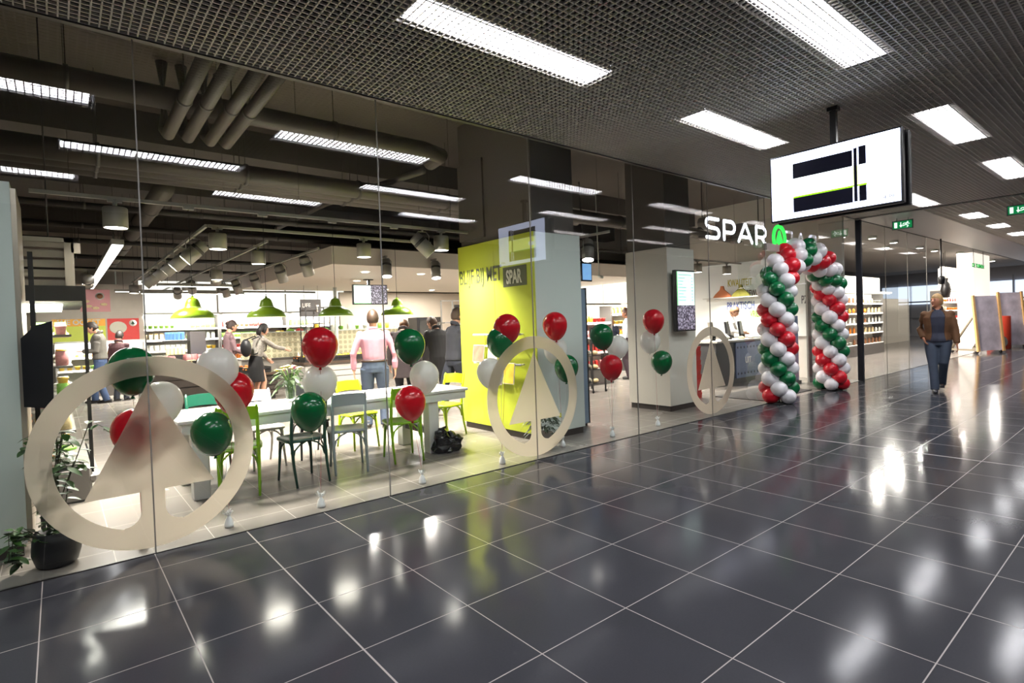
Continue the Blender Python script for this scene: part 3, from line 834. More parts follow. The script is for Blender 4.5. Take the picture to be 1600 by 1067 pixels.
# ================================================================ TABLE AND CHAIRS
tab_m = mat('white table laminate', (226, 226, 222), 0.25, coat=0.2)
tb = thing('long_table', 'long white dining table under the four green lamps', 'table', (2.38, 1.58, 0))
MB().b2(-1.58, 1.58, -0.46, 0.46, 0.715, 0.75, 0.006).build('tabletop', tab_m, tb)
m = MB(); m.b2(-1.55, 1.55, -0.44, -0.42, 0.62, 0.715).b2(-1.55, 1.55, 0.42, 0.44, 0.62, 0.715).b2(-1.55, -1.53, -0.42, 0.42, 0.62, 0.715).b2(1.53, 1.55, -0.42, 0.42, 0.62, 0.715); m.build('apron', tab_m, tb)
for sx in (-1, 1):
    xx = -1.40 if sx < 0 else 1.10
    for sy in (-1, 1):
        MB().b2(xx-0.07, xx+0.07, sy*0.34-0.07, sy*0.34+0.07, 0.0, 0.62, 0.006).build('leg', tab_m, tb)
    MB().b2(xx-0.03, xx+0.03, -0.27, 0.27, 0.22, 0.30).build('crossbar', dark, tb)

chair_cols = {'lime': mat('lime chair lacquer', (136, 190, 10), 0.3, coat=0.3), 'green': mat('dark green chair lacquer', (10, 66, 50), 0.3, coat=0.3),
              'grey': mat('blue grey chair lacquer', (168, 182, 184), 0.3, coat=0.3), 'white': mat('white chair lacquer', (226, 222, 218), 0.3, coat=0.3),
              'black': mat('black chair lacquer', (24, 24, 26), 0.3, coat=0.3), 'bright': mat('yellow lime chair lacquer', (188, 220, 12), 0.3, coat=0.3)}
_chairs = {}
def chair_meshes(c):
    if c in _chairs: return _chairs[c]
    mt = chair_cols[c]; out = []
    m = MB(); n_ = 8; vs = []
    # saddled seat with rounded outline
    outl = []
    for k in range(32):
        q = 2*PI*k/32; ca, sa = math.cos(q), math.sin(q)
        e = 0.45; outl.append((0.205*math.copysign(abs(ca)**e, ca), 0.2*math.copysign(abs(sa)**e, sa)))
    rings = [(1.0, 0.425), (1.02, 0.438), (1.0, 0.452), (0.85, 0.452), (0.5, 0.444), (0.1, 0.442)]
    for s_, z in rings:
        for (a, b) in outl: vs.append((a*s_, b*s_, z))
    fs = []
    for i in range(len(rings)-1):
        for k in range(32): fs.append((i*32+k, i*32+(k+1) % 32, (i+1)*32+(k+1) % 32, (i+1)*32+k))
    fs.append(tuple(range(31, -1, -1))); fs.append(tuple(range(160, 192)))
    m.add(vs, fs, True); out.append(('seat', m.mesh('seat', mt)))
    for sx in (-1, 1):
        m = MB(); m.tube([(sx*0.155, 0.15, 0.43), (sx*0.165, 0.165, 0.2), (sx*0.175, 0.185, 0.0)], [0.017, 0.015, 0.012], 8); out.append(('leg', m.mesh('leg', mt)))
        m = MB(); m.tube([(sx*0.165, -0.27, 0.0), (sx*0.168, -0.21, 0.2), (sx*0.17, -0.175, 0.44), (sx*0.17, -0.195, 0.62), (sx*0.168, -0.25, 0.83), (sx*0.166, -0.262, 0.86)], [0.012, 0.015, 0.018, 0.017, 0.014, 0.008], 8); out.append(('leg', m.mesh('leg', mt)))
    m = MB(); vs = []; nn = 10
    for i in range(nn+1):
        t_ = -1+2*i/nn; x = 0.172*t_; y = -0.262-0.03*(1-t_*t_)+0.012
        lo = 0.715+0.012*(1-t_*t_); hi = 0.842+0.012*(1-t_*t_)
        vs += [(x, y+0.028, lo), (x, y+0.006, hi), (x, y-0.008, hi), (x, y+0.014, lo)]
    fs = []
    for i in range(nn):
        for k in range(4): fs.append((i*4+k, i*4+(k+1) % 4, i*4+4+(k+1) % 4, i*4+4+k))
    fs += [(3, 2, 1, 0), (nn*4, nn*4+1, nn*4+2, nn*4+3)]
    m.add(vs, fs); out.append(('backrest', m.mesh('backrest', mt)))
    m = MB()
    for sx in (-1, 1):
        for y0, y1 in ((0.16, 0.03), (-0.19, -0.05)):
            m.tube([(sx*0.162, y0, 0.27), (sx*0.16, y0*0.85+y1*0.15, 0.35), (sx*0.158, (y0+y1)/2, 0.40), (sx*0.155, y1, 0.425)], 0.009, 6)
    for yy in (0.16, -0.18):
        for sx in (-1, 1):
            m.tube([(sx*0.162, yy, 0.27), (sx*0.14, yy, 0.35), (sx*0.09, yy, 0.40), (sx*0.03, yy, 0.425)], 0.009, 6)
    out.append(('brace', m.mesh('brace', mt)))
    _chairs[c] = out
    return out
def chair(c, x, y, deg, label):
    t = thing('cafe_chair', label, 'chair', (x, y, 0), math.radians(deg), 'wooden cafe chairs around the white table')
    for nm, me in chair_meshes(c):
        o = bpy.data.objects.new(nm, me); COL.objects.link(o); o.parent = t
    return t
chair('lime', 1.31, 1.2, -14, 'lime green wooden chair at the left end of the table, backrest to the glass')
chair('green', 1.89, 1.16, 4, 'dark green wooden chair with its back to the glass')
chair('grey', 2.43, 1.27, -16, 'pale blue grey wooden chair with its back to the glass')
chair('lime', 3.08, 1.24, -12, 'lime green wooden chair between the pale grey chair and the black bag')
chair('green', 1.25, 2.25, 180, 'dark green wooden chair, mostly hidden at the left end of the table')
chair('white', 1.78, 2.12, 184, 'white wooden chair on the far side of the table')
chair('black', 2.35, 2.2, 178, 'black wooden chair pushed under the far side of the table')
chair('bright', 2.98, 2.22, 186, 'bright lime wooden chair on the far side of the table before the man in pink')
chair('bright', 4.12, 1.95, 108, 'bright lime wooden chair at the right end of the table')

# things on the table
vz = thing('flower_vase', 'clear glass vase with a mixed flower bouquet on the white table', 'flowers', (1.98, 1.72, 0.75))
m = MB(); m.lathe([(0.045, 0.0), (0.05, 0.01), (0.055, 0.1), (0.062, 0.24), (0.059, 0.24), (0.05, 0.02), (0, 0.015)], 20); m.build('vase', glass_mat('vase glass', 1.2, (0.9, 0.95, 0.92)), vz)
leaf_m = mat('bouquet leaf', (52, 80, 28), 0.5, noise=0.25, scale=20); leaf_d = mat('dark leaf', (30, 52, 26), 0.5, noise=0.2, scale=14)
stem_m = mat('flower stem', (96, 128, 52), 0.5)
m = MB()
for k in range(12):
    q = 2*PI*k/12; m.tube([(0.02*math.cos(q), 0.02*math.sin(q), 0.03), (0.03*math.cos(q+1), 0.03*math.sin(q+1), 0.22), (0.12*math.cos(q+1), 0.12*math.sin(q+1), 0.36)], 0.004, 5)
m.build('stem', stem_m, vz)
def leaf(m, base, dirv, L, W, droop=0.3, seg=4):
    base = Vector(base); d = Vector(dirv).normalized(); side = d.cross(Vector((0, 0, 1)))
    if side.length < 0.05: side = Vector((1, 0, 0))
    side.normalize(); vs = []; fs = []
    for i in range(seg+1):
        t_ = i/seg; p = base + d*L*t_ - Vector((0, 0, droop*L*t_*t_)); w_ = W*math.sin(PI*min(0.97, t_*0.9+0.08))**0.8
        vs += [p-side*w_, p+Vector((0, 0, w_*-0.25)), p+side*w_]
    for i in range(seg):
        a = i*3; fs += [(a, a+1, a+4, a+3), (a+1, a+2, a+5, a+4)]
    m.add(vs, fs, True)
m = MB()
for k in range(34):
    q = random.uniform(0, 2*PI); e = random.uniform(-0.2, 0.7)
    leaf(m, (0.06*math.cos(q), 0.06*math.sin(q), random.uniform(.2, .34)), (math.cos(q), math.sin(q), e), random.uniform(.10, .18), random.uniform(.018, .034), .6)
m.build('foliage', leaf_m, vz)
for i, (c, nm) in enumerate((((196, 60, 140), 'gerbera'), ((226, 190, 150), 'flower'), ((206, 196, 96), 'flower'), ((214, 168, 132), 'flower'), ((190, 196, 104), 'flower'), ((220, 206, 140), 'flower'))):
    for j in range(1 if i == 0 else 3):
        q = -1.4 if i == 0 else random.uniform(0, 2*PI); r_ = 0.09 if i == 0 else random.uniform(.03, .17)
        m = MB(); z = 0.40-r_*0.25; c0 = Vector((r_*math.cos(q), r_*math.sin(q), z))
        for kk in range(11):
            a = 2*PI*kk/11; leaf(m, c0, (math.cos(a), math.sin(a), 0.5), 0.04, 0.012, .3, 3)
        m.ball(c0, 0.016, 8, 6); m.build(nm, mat('petal %d' % i, c, 0.6), vz)
pp = mat('magazine paper', (222, 214, 206), 0.5); pr = mat('magazine red print', (196, 120, 110), 0.5, noise=0.5, scale=14)
for i, (x, y, a, l_) in enumerate(((2.82, 1.5, 0.3, 'open newspaper on the white table in front of the pink shirt'), (3.02, 1.66, -0.4, 'second folded newspaper lying half under the open one'), (1.55, 1.62, 0.9, 'folded leaflet on the table left of the flowers'))):
    t = thing('newspaper', l_, 'newspaper', (x, y, 0.75+0.001*i), a)
    m = MB(); m.b2(-0.19, 0.19, -0.14, 0.14, 0.0, 0.006); m.build('sheet', pp, t)
    MB().b2(-0.17, -0.02, -0.12, 0.11, 0.006, 0.0072).build('print', pr, t)
# black bag on the floor
bgm = mat('black bin liner', (12, 12, 13), 0.22, bump=0.6, scale=14)
t = thing('black_bag', 'crumpled shiny black plastic bag on the floor right of the table', 'bag', (3.62, 1.12, 0))
m = MB(); vs = []; nn, mm = 22, 12
for i in range(mm+1):
    a = PI*i/mm
    for k in range(nn):
        q = 2*PI*k/nn; n_ = 1+0.14*math.sin(q*5+i*1.3)+0.08*math.sin(q*9-i*2.1)
        vs.append((0.19*n_*math.sin(a)*math.cos(q), 0.14*n_*math.sin(a)*math.sin(q), max(0.0, 0.10-0.13*n_*math.cos(a))+(0.06 if math.cos(q) < -0.3 and i > 6 else 0)))
fs = [(i*nn+k, i*nn+(k+1) % nn, (i+1)*nn+(k+1) % nn, (i+1)*nn+k) for i in range(mm) for k in range(nn)]
m.add(vs, fs); m.build('body', bgm, t)
m = MB(); m.add([(-0.12, -0.05, 0.2), (0.1, -0.12, 0.16), (0.24, -0.1, 0.05), (0.27, 0.06, 0.07), (0.06, 0.1, 0.2), (-0.1, 0.06, 0.27)], [(0, 1, 4, 5), (1, 2, 3, 4)]); m.build('flap', bgm, t)

# ================================================================ PLANTS
t = thing('potted_plant', 'trailing green plant in a round black pot at the left end of the glass', 'plant', (-0.06, 0.27, 0))
m = MB(); m.lathe([(0.0, 0.0), (0.085, 0.0), (0.115, 0.02), (0.135, 0.09), (0.13, 0.17), (0.115, 0.235), (0.105, 0.235), (0.1, 0.19), (0, 0.19)], 28); m.build('pot', mat('black pot', (22, 22, 22), 0.45), t)
m = MB(); f_ = MB()
for k in range(15):
    q = random.uniform(0, 2*PI); hgt = random.uniform(.3, .85); sp_ = random.uniform(.03, .2)
    if k < 4: pts = [(0.07*math.cos(3.4), -0.06, .2), (-0.17-.02*k, -0.03*k, .3), (-0.2-.01*k, -0.05*k, .15), (-0.18-.02*k, -0.04*k, .03+.03*k)]
    else: pts = [(0.03*math.cos(q), 0.03*math.sin(q), .18), (sp_*.5*math.cos(q), sp_*.5*math.sin(q), .18+hgt*.5), (0.05+sp_*math.cos(q), sp_*math.sin(q), .18+hgt), (0.1+sp_*1.5*math.cos(q), sp_*1.6*math.sin(q), .18+hgt*.86)]
    m.tube(pts, 0.0035, 5)
    for i in range(3):
        for j in range(6):
            s_ = j/6.0; p = Vector(pts[i])*(1-s_)+Vector(pts[i+1])*s_; a = random.uniform(0, 2*PI)
            leaf(f_, p, (math.cos(a), math.sin(a), random.uniform(-.3, .5)), random.uniform(.045, .085), random.uniform(.018, .03), .4)
m.cyl((0.02, 0, .18), (0.03, 0, 1.05), 0.005, 6); m.cyl((-.03, .02, .18), (-.03, .02, .9), 0.004, 6)
m.build('stem', mat('plant stem', (60, 62, 34), 0.6), t); f_.build('foliage', mat('plant leaf', (62, 100, 40), 0.4, noise=0.35, scale=12), t)
t = thing('potted_plant', 'dark leafy shrub with a yellow tag behind the frosted tree sticker at the lime pillar', 'plant', (4.52, 0.36, 0))
m = MB(); m.lathe([(0, 0), (0.09, 0), (0.12, 0.2), (0.11, 0.2), (0, 0.17)], 20); m.build('pot', mat('grey pot', (120, 112, 104), 0.6), t)
f_ = MB()
for k in range(120):
    q = random.uniform(0, 2*PI); e = random.uniform(0.1, 1.3); r_ = random.uniform(.02, .16)
    leaf(f_, (r_*math.cos(q), r_*math.sin(q), .2+random.uniform(0, .22)), (math.cos(q), math.sin(q), e-.4), random.uniform(.09, .16), random.uniform(.01, .018), .5)
f_.build('foliage', leaf_d, t)
MB().box((0.16, -0.14, 0.40), (0.05, 0.002, 0.05), rotz(0.3)).build('tag', mat('yellow tag', (226, 220, 40), 0.5), t)

# ================================================================ MAGAZINE RAILS ON THE LIME PILLAR
peg = mat('white rail', (232, 230, 224), 0.4)
for i, (z, l_) in enumerate(((1.39, 'top'), (1.23, 'middle'), (0.99, 'lowest'))):
    t = thing('magazine_rail', 'white magazine rail on the lime face of the pillar, %s of three' % l_, 'rail', (4.713, 1.4, z), 0, 'white magazine rails')
    m = MB(); m.cyl((-0.07, -0.52, 0), (-0.07, 0.52-0.12*(i % 2), 0), 0.016, 12); m.build('rod', peg, t)
    m = MB(); m.cyl((0, -0.5, 0), (-0.07, -0.5, 0), 0.012, 8).cyl((0, 0.35, 0), (-0.07, 0.35, 0), 0.012, 8); m.build('bracket', peg, t)
mg_cols = [(190, 120, 100), (214, 200, 190), (224, 180, 60), (150, 100, 110), (200, 196, 196), (90, 100, 140)]
mi_ = 0
for (z, y, wd, hh, l_) in ((1.22, 1.75, .26, .24, 'grey newspaper fanned over the middle rail on the lime pillar'), (1.20, 1.42, .22, .2, 'folded paper on the middle rail beside the fanned newspaper'), (0.985, 1.08, .22, .28, 'magazine with people on the cover, hung on the lowest rail to the right'), (0.985, 1.32, .2, .3, 'yellow and red magazine in the middle of the lowest rail'), (0.985, 1.55, .2, .26, 'pale magazine at the left of the lowest rail')):
    t = thing('magazine', l_, 'magazine', (4.60, y, z-0.02), 0)
    c = mg_cols[mi_ % 6]; mi_ += 1
    m = MB(); m.box((0, 0, -hh/2+0.05), (0.012, wd, hh), Matrix.Rotation(0.12, 4, 'Y')); m.build('pages', pp, t)
    m = MB(); m.box((-0.0075, 0, -hh/2+0.05), (0.002, wd*.94, hh*.94), Matrix.Rotation(0.12, 4, 'Y')); m.build('cover', mat('cover %d' % mi_, c, 0.4, noise=0.6, scale=9), t)

# ================================================================ SCREENS IN THE SHOP
beans = bpy.data.materials.new('coffee bean picture'); beans.use_nodes = True; nt = beans.node_tree; b = nt.nodes['Principled BSDF']
tc = nt.nodes.new('ShaderNodeTexCoord'); vo = nt.nodes.new('ShaderNodeTexVoronoi'); vo.inputs['Scale'].default_value = 17; vo.feature = 'DISTANCE_TO_EDGE'
mp = nt.nodes.new('ShaderNodeMapping'); mp.inputs['Scale'].default_value = (1.6, 1, 0.9)
nt.links.new(tc.outputs['Object'], mp.inputs[0]); nt.links.new(mp.outputs[0], vo.inputs['Vector'])
rp = nt.nodes.new('ShaderNodeValToRGB'); rp.color_ramp.elements[0].position = 0.04; rp.color_ramp.elements[0].color = (*lin((40, 26, 50)), 1)
rp.color_ramp.elements[1].position = 0.3; rp.color_ramp.elements[1].color = (*lin((226, 214, 240)), 1)
nt.links.new(vo.outputs[0], rp.inputs[0]); nt.links.new(rp.outputs[0], b.inputs['Emission Color']); b.inputs['Emission Strength'].default_value = 0.9
b.inputs['Base Color'].default_value = (0.02, 0.02, 0.02, 1)
mint = mat('menu screen mint', (226, 250, 240), 0.4, emit=1.05); mint_t = mat('menu print', (140, 205, 196), 0.4, emit=0.75)
grn_l = mat('menu screen green edge', (70, 220, 60), 0.4, emit=0.8)
def menu_screen(name, label, loc, wd, ht, split_v, rows, hang=0.0):
    t = thing(name, label, 'screen', loc)
    MB().b2(-wd/2-.025, wd/2+.025, 0.0, 0.07, -.025, ht+.025, .006).build('bezel', black_pl, t)
    if split_v:
        s1 = MB().b2(-wd/2, wd/2, -.003, 0, ht*.42, ht).build('menu_page', mint, t); MB().b2(-wd/2, wd/2, -.003, 0, 0, ht*.42).build('picture', beans, t)
        z0, z1, x0, x1 = ht*.46, ht*.95, -wd*.42, wd*.42
    else:
        s1 = MB().b2(-wd/2, 0, -.003, 0, 0, ht).build('menu_page', mint, t); MB().b2(0, wd/2, -.003, 0, 0, ht).build('picture', beans, t)
        z0, z1, x0, x1 = ht*.1, ht*.92, -wd*.47, -wd*.06
    m = MB()
    for i in range(rows):
        z = z1-(z1-z0)*i/rows; L = (x1-x0)*(0.9 if i == 0 else random.uniform(.25, .55))
        m.b2(x0, x0+L, -.005, -.003, z-.012, z)
        if i: m.b2(x1-.05, x1, -.005, -.003, z-.012, z)
    m.build('menu_lines', mint_t, s1)
    m = MB()
    if split_v: m.b2(-wd/2, -wd/2+.012, -.006, -.003, ht*.42, ht)
    else: m.b2(-wd/2, 0, -.006, -.003, 0, .014)
    m.build('edge_line', grn_l, s1)
    if hang:
        m = MB(); m.b2(-.03, .03, .07, .12, ht*.4, ht+hang); m.b2(-.1, .1, .04, .16, ht+hang-.03, ht+hang); m.build('pole', black_pl, t)
    else:
        m = MB(); m.b2(-.12, .12, .07, .13, ht*.3, ht*.7); m.build('wall_bracket', dark, t)
    return t
q0, q1 = onY(1056, 418, 0.60), onY(1087, 514, 0.60)
menu_screen('menu_screen', 'tall portrait menu screen with coffee bean picture on the all white pillar', ((q0.x+q1.x)/2, 0.60, q1.z), q1.x-q0.x-.03, 0.95, True, 9)
q0, q1 = onY(551, 441, 7.5), onY(606, 474, 7.5)
menu_screen('menu_screen', 'wide menu screen with coffee bean picture hanging under the white bulkhead', ((q0.x+q1.x)/2, 7.5, q1.z), q1.x-q0.x-.05, q0.z-q1.z-.07, False, 9, 2.78-q0.z)
q = onY(917, 427, 3.4)
t = thing('monitor', 'small tilted monitor with a blue picture under the ceiling right of the lime pillar', 'screen', (q.x, 3.4, q.z-.17))
MB().b2(-.16, .16, 0, .05, 0, .4, .006).build('bezel', black_pl, t); sc = MB().b2(-.135, .135, -.003, 0, .03, .37).build('screen', mat('blue picture', (120, 170, 225), 0.4, emit=0.9, noise=0.5, scale=9), t)
MB().cyl((0, .05, .3), (0, .15, 4.5-q.z+.17), .015, 8).build('arm', dark, t)
q = onY(936, 432, 3.8); t = thing('security_camera', 'white bullet security camera beside the small blue monitor', 'camera', q)
m = MB(); m.cyl((0, 0, 0), (-.05, -.14, -.03), .035, 12); m.build('body', white_pan, t); MB().cyl((0, 0, 0), (0.02, .05, 4.5-q.z), .012, 6).build('arm', white_pan, t)
q = onZ(181, 453, 2.9); t = thing('security_camera', 'white dome security camera on the shop ceiling near the poster wall', 'camera', q)
m = MB(); m.ball((0, 0, 0), .09, 14, 8); m.build('dome', white_pan, t); MB().cyl((0, 0, .05), (0, 0, 4.5-q.z), .02, 8).build('stem', white_pan, t)
# black display back beside the left pillar
t = thing('display_monitor', 'black flat monitor seen from the back beside the left pillar', 'screen', (-0.10, 0.50, 1.08))
m = MB(); m.prism([(-.10, -.02), (.06, -.05), (.075, .58), (-.02, .55), (-.10, .46)], (0, .06, 0), (1, 0, 0), (0, 0, 1), -.22); m.build('housing', black_pl, t)
m = MB(); m.b2(-.08, .02, .28, .32, .2, .3); m.b2(-.05, -.02, .30, .34, -1.08, 1.1); m.build('bracket', dark, t)

# ================================================================ LEFT CHILLER CABINET
chl = thing('chiller_cabinet', 'tall glass ended chiller cabinet full of packed food behind the left pillar', 'fridge', (-0.5, 2.9, 0))
cm = mat('chiller grey', (120, 116, 112), 0.4, metal=0.2); cw = mat('chiller white inside', (232, 228, 220), 0.5)
m = MB(); m.b2(-.72, .70, -.95, 1.0, 0.0, .32, .02); m.b2(.66, .76, -.95, 1.0, .16, .26, .03); m.build('base', cm, chl)
MB().b2(-.72, -.68, -.95, 1.0, .32, 1.88).build('back_panel', cw, chl)
m = MB(); m.b2(-.72, .72, -.95, 1.0, 1.88, 2.02); m.build('canopy', dark, chl)
m = MB(); m.b2(.69, .72, -.98, -.95, .3, 1.88); m.build('corner_post', dark, chl)
m = MB(); m.quad((-.7, -.96, .32), (.69, -.96, .32), (.69, -.96, 1.88), (-.7, -.96, 1.88)); m.build('end_pane', glass_mat('chiller glass', 1.0, (.94, .96, .95)), chl)
m = MB(); m.b2(-.2, .55, -.6, .9, 1.85, 1.87); m.build('light', mat('chiller tube', (255, 250, 240), 0.5, emit=7), chl)
lamp('chiller_lamp', 'AREA', (.45, -.1, 1.83), 60, (1, .95, .86), chl, 0.5, 1.6, aim=(-.3, 0, -1))
lamp('chiller_lamp', 'AREA', (.5, -.85, 1.8), 12, (1, .95, .86), chl, 0.2, .2, aim=(-.6, .7, -.7))
chs = [.36, .68, .98, 1.28, 1.57]
for z in chs: MB().b2(-.68, .60, -.94, .98, z-.02, z).build('shelf', cm, chl)
t = thing('header_panel', 'grey plank panel with a pale frame above the left chiller cabinet', 'panel', (-0.12, 2.0, 2.35))
q0, q1 = onY(34, 372, 2.0), onY(118, 452, 2.0)
t.location = (q0.x, 2.0, q1.z); W_, H_ = q1.x-q0.x, q0.z-q1.z
m = MB(); [m.b2(0, W_-.06, .0, .03, .02+i*H_/5, H_/5*(i+1)-.005) for i in range(5)]; m.build('panel', mat('grey planks', (160, 150, 136), 0.6, noise=.15, scale=6), t)
m = MB(); m.b2(0, W_, -.02, .05, -.02, .03).b2(0, W_, -.02, .05, H_-.02, H_+.02).b2(W_-.07, W_, -.02, .05, -.02, H_+.02); m.build('frame', mat('pale frame', (176, 168, 152), 0.5), t)
m = MB(); m.b2(W_-.02, W_+.05, -.02, .03, H_*.75, H_*.95); m.build('bracket', mat('pale plastic', (200, 190, 176), 0.4), t)
MB().cyl((W_*.5, .01, H_), (W_*.5, .01, 4.5-q1.z), .006, 6).build('suspension_rod', dark, t)

# ================================================================ PRODUCTS
PC = {'yellow': (236, 190, 60), 'orange': (232, 128, 40), 'red': (200, 50, 44), 'white': (236, 228, 214), 'green': (120, 168, 60), 'blue': (70, 110, 180), 'pink': (226, 150, 150), 'brown': (140, 92, 60), 'cream': (226, 200, 150), 'black': (30, 28, 30)}
PM = {k: mat(k+' packaging', v, 0.4, noise=0.35, scale=40) for k, v in PC.items()}
_pm = {}
def prod_mesh(kind, c):
    if (kind, c) in _pm: return _pm[kind, c]
    m = MB()
    if kind == 'carton': m.b2(-.04, .04, -.03, .03, 0, .17, .006); m.prism([(-.03, .17), (.03, .17), (0, .2)], (-.04, 0, 0), (0, 1, 0), (0, 0, 1), .08)
    elif kind == 'bottle': m.lathe([(0, 0), (.034, 0), (.036, .01), (.036, .14), (.03, .17), (.013, .21), (.013, .24), (0, .24)], 10)
    elif kind == 'packet':
        vs = []; 
        for i in range(5):
            t_ = i/4; d = .035*math.sin(PI*min(.96, max(.04, t_)))+.003
            vs += [(-.06, -d*.6, t_*.17), (-.03, -d, t_*.17), (.03, -d, t_*.17), (.06, -d*.6, t_*.17), (.06, d*.6, t_*.17), (.03, d, t_*.17), (-.03, d, t_*.17), (-.06, d*.6, t_*.17)]
        m.add(vs, [(i*8+k, i*8+(k+1) % 8, i*8+8+(k+1) % 8, i*8+8+k) for i in range(4) for k in range(8)], True)
    elif kind == 'tub': m.lathe([(0, 0), (.045, 0), (.055, .09), (.06, .09), (.06, .105), (0, .105)], 12)
    elif kind == 'tray': m.b2(-.09, .09, -.06, .06, 0, .04, .01); m.ball((0, 0, .04), (.08, .05, .03), 10, 6)
    elif kind == 'fruit': m.ball((0, 0, .038), .04, 10, 7)
    elif kind == 'bread': m.ball((0, 0, .05), (.13, .065, .055), 12, 8)
    me = m.mesh(kind, PM[c]); _pm[kind, c] = me
    return me
def product(kind, c, loc, rz, label, group):
    o = bpy.data.objects.new({'carton': 'juice_carton', 'bottle': 'bottle', 'packet': 'food_packet', 'tub': 'food_tub', 'tray': 'food_tray', 'fruit': 'fruit', 'bread': 'bread_loaf'}[kind], prod_mesh(kind, c))
    COL.objects.link(o); o.location = loc; o.rotation_euler = (0, 0, rz)
    return tag(o, label, {'carton': 'carton', 'bottle': 'bottle', 'packet': 'packet', 'tub': 'tub', 'tray': 'food tray', 'fruit': 'fruit', 'bread': 'bread'}[kind], group)
shelf_w = mat('shelf white', (230, 226, 218), 0.5); price = mat('price strip', (246, 242, 236), 0.5); up_m = mat('shelf upright grey', (110, 106, 102), 0.5, metal=.3)
strip_e = mat('shelf tube light', (255, 250, 238), 0.5, emit=6)
band_m = mat('lit white fascia', (255, 252, 246), 0.6, emit=1.1)
def shelving(label, loc, rz, W, levels, depth, htop, where, pitch, seed, fascia=None, kinds=('packet', 'carton', 'bottle', 'tub'), pal=None, power=60):
    rnd = random.Random(seed)
    t = thing('shelving_unit', label, 'shelves', loc, rz)
    MB().b2(-W/2, W/2, depth-.03, depth, 0, htop).build('back_panel', shelf_w, t)
    MB().b2(-W/2, W/2, 0, depth, 0, levels[0]-.02).build('plinth', mat('dark plinth', (70, 64, 60), .5), t)
    for s_ in (-1, 1): MB().b2(s_*W/2-.02, s_*W/2+.02, 0, depth, 0, htop).build('upright', up_m, t)
    for z in levels:
        sh = MB().b2(-W/2+.02, W/2-.02, 0.02, depth-.03, z-.025, z).build('shelf', shelf_w, t)
        MB().b2(-W/2+.02, W/2-.02, .005, .02, z-.045, z+.01).build('price_strip', price, sh)
    MB().b2(-W/2, W/2, -.3, depth, htop, htop+.05).build('canopy', shelf_w, t)  # overhang and its lamp brought forward to brighten the goods
    MB().b2(-W/2+.05, W/2-.05, -.24, -.2, htop-.012, htop).build('light', strip_e, t)
    lamp('shelf_lamp', 'AREA', (0, -.22, htop-.01), power, (1, .96, .9), t, W*.95, .1, aim=(0, .5, -1))
    if fascia:
        MB().b2(-W/2, W/2, depth*.3-.02, depth*.3, htop+.05, htop+fascia).build('fascia', band_m, t)
    R_ = rotz(rz); L0 = Vector(loc)
    names = ['lowest', 'second lowest', 'third', 'fourth', 'fifth', 'sixth']
    for zi, z in enumerate(levels):
        x = -W/2+.1; k = rnd.choice(kinds); c = rnd.choice(pal or list(PC))
        left = 0
        while x < W/2-.08:
            if left <= 0: left = rnd.randint(3, 6); k = rnd.choice(kinds); c = rnd.choice(pal or list(PC))
            left -= 1
            p = L0 + (R_ @ Vector((x, .10, z+.001)))
            product(k, c, p, rz+rnd.uniform(-.1, .1), '%s %s on the %s shelf of %s' % (c, {'carton': 'carton', 'bottle': 'bottle', 'packet': 'packet', 'tub': 'tub', 'tray': 'food tray', 'fruit': 'fruit', 'bread': 'loaf'}[k], names[zi] if zi < len(levels)-1 else 'top', where),
                    '%s %ss on the %s shelf of %s' % (c, k, names[zi] if zi < len(levels)-1 else 'top', where))
            x += pitch*(1.0 if k != 'tray' else 1.5)
    return t
LV = [.35, .75, 1.1, 1.42, 1.74]
warm = ['yellow', 'orange', 'red', 'white', 'cream', 'pink', 'green']
wallx = [(2.85, 'the leftmost white lit back wall unit'), (4.9, 'the second white lit back wall unit'), (6.95, 'the third white lit back wall unit')]
for i, (x, wh) in enumerate(wallx):
    shelving('white lit shelving with packed food, %s unit along the back wall' % ['first', 'middle', 'last'][i], (x, 14.3, 0), 0, 2.0, LV, .5, 2.15, wh, .135, i+1, 1.0, pal=warm, power=110)
# shelves on the right wall, seen between the pillars
for i, y in enumerate((8.2, 6.2)):
    shelving('white lit shelving on the right wall seen between the pillars, %s' % ['left one', 'right one beside the couple'][i], (13.4, y, 0), -PI/2, 1.95, LV, .5, 2.0, 'the %s unit between the pillars' % ['left', 'right'][i], .15, 11+i, .75, pal=warm, power=110)
# poster wall and its low fruit shelving at the far left
shelving('low white fruit shelving under the harvest posters', (.9, 13.5, 0), 0, 1.9, [.35, .72, 1.05], .5, 1.42, 'the fruit shelving below the posters', .16, 21, None, kinds=('tub', 'fruit', 'tray'), pal=['yellow', 'orange', 'green', 'red', 'yellow'], power=110)
struct('wall_poster', MB().b2(-.4, 1.9, 14.05, 14.1, 1.4, 3.0), mat('grey plank wall', (206, 196, 184), .6, noise=.12, scale=5))
def poster(label, x0, x1, z0, z1, m_, y=14.04):
    t = thing('poster', label, 'poster', ((x0+x1)/2, y, z0)); W_ = (x1-x0)/2
    MB().b2(-W_, W_, -.01, 0, 0, z1-z0).build('panel', m_, t); return t
lemi = dict(emit=.35)
t = poster('lime and yellow harvest poster with a white headline', -.1, 1.02, 1.45, 2.06, mat('lime field print', (206, 214, 84), .5, emit=.25, noise=.3, scale=3))
MB().b2(-.56, .56, -.014, -.01, .42, .61).build('headline_band', mat('orange band print', (240, 170, 60), .5, emit=.25), t)
text('WE OOGST', 'lettering', white_pan, t, (-.45, -.016, .46), (1, 0, 0), (0, 0, 1), .19, .9, .001, .004)
t = poster('red poster with a pale apple shape and a tree roundel', 1.06, 1.78, 1.45, 2.06, mat('red fruit print', (214, 70, 66), .5, emit=.2, noise=.2, scale=4))
m = MB(); m.ball((-.12, -.012, .36), (.2, .004, .17), 16, 8); m.build('picture', mat('pale print', (246, 214, 190), .5, emit=.2), t)
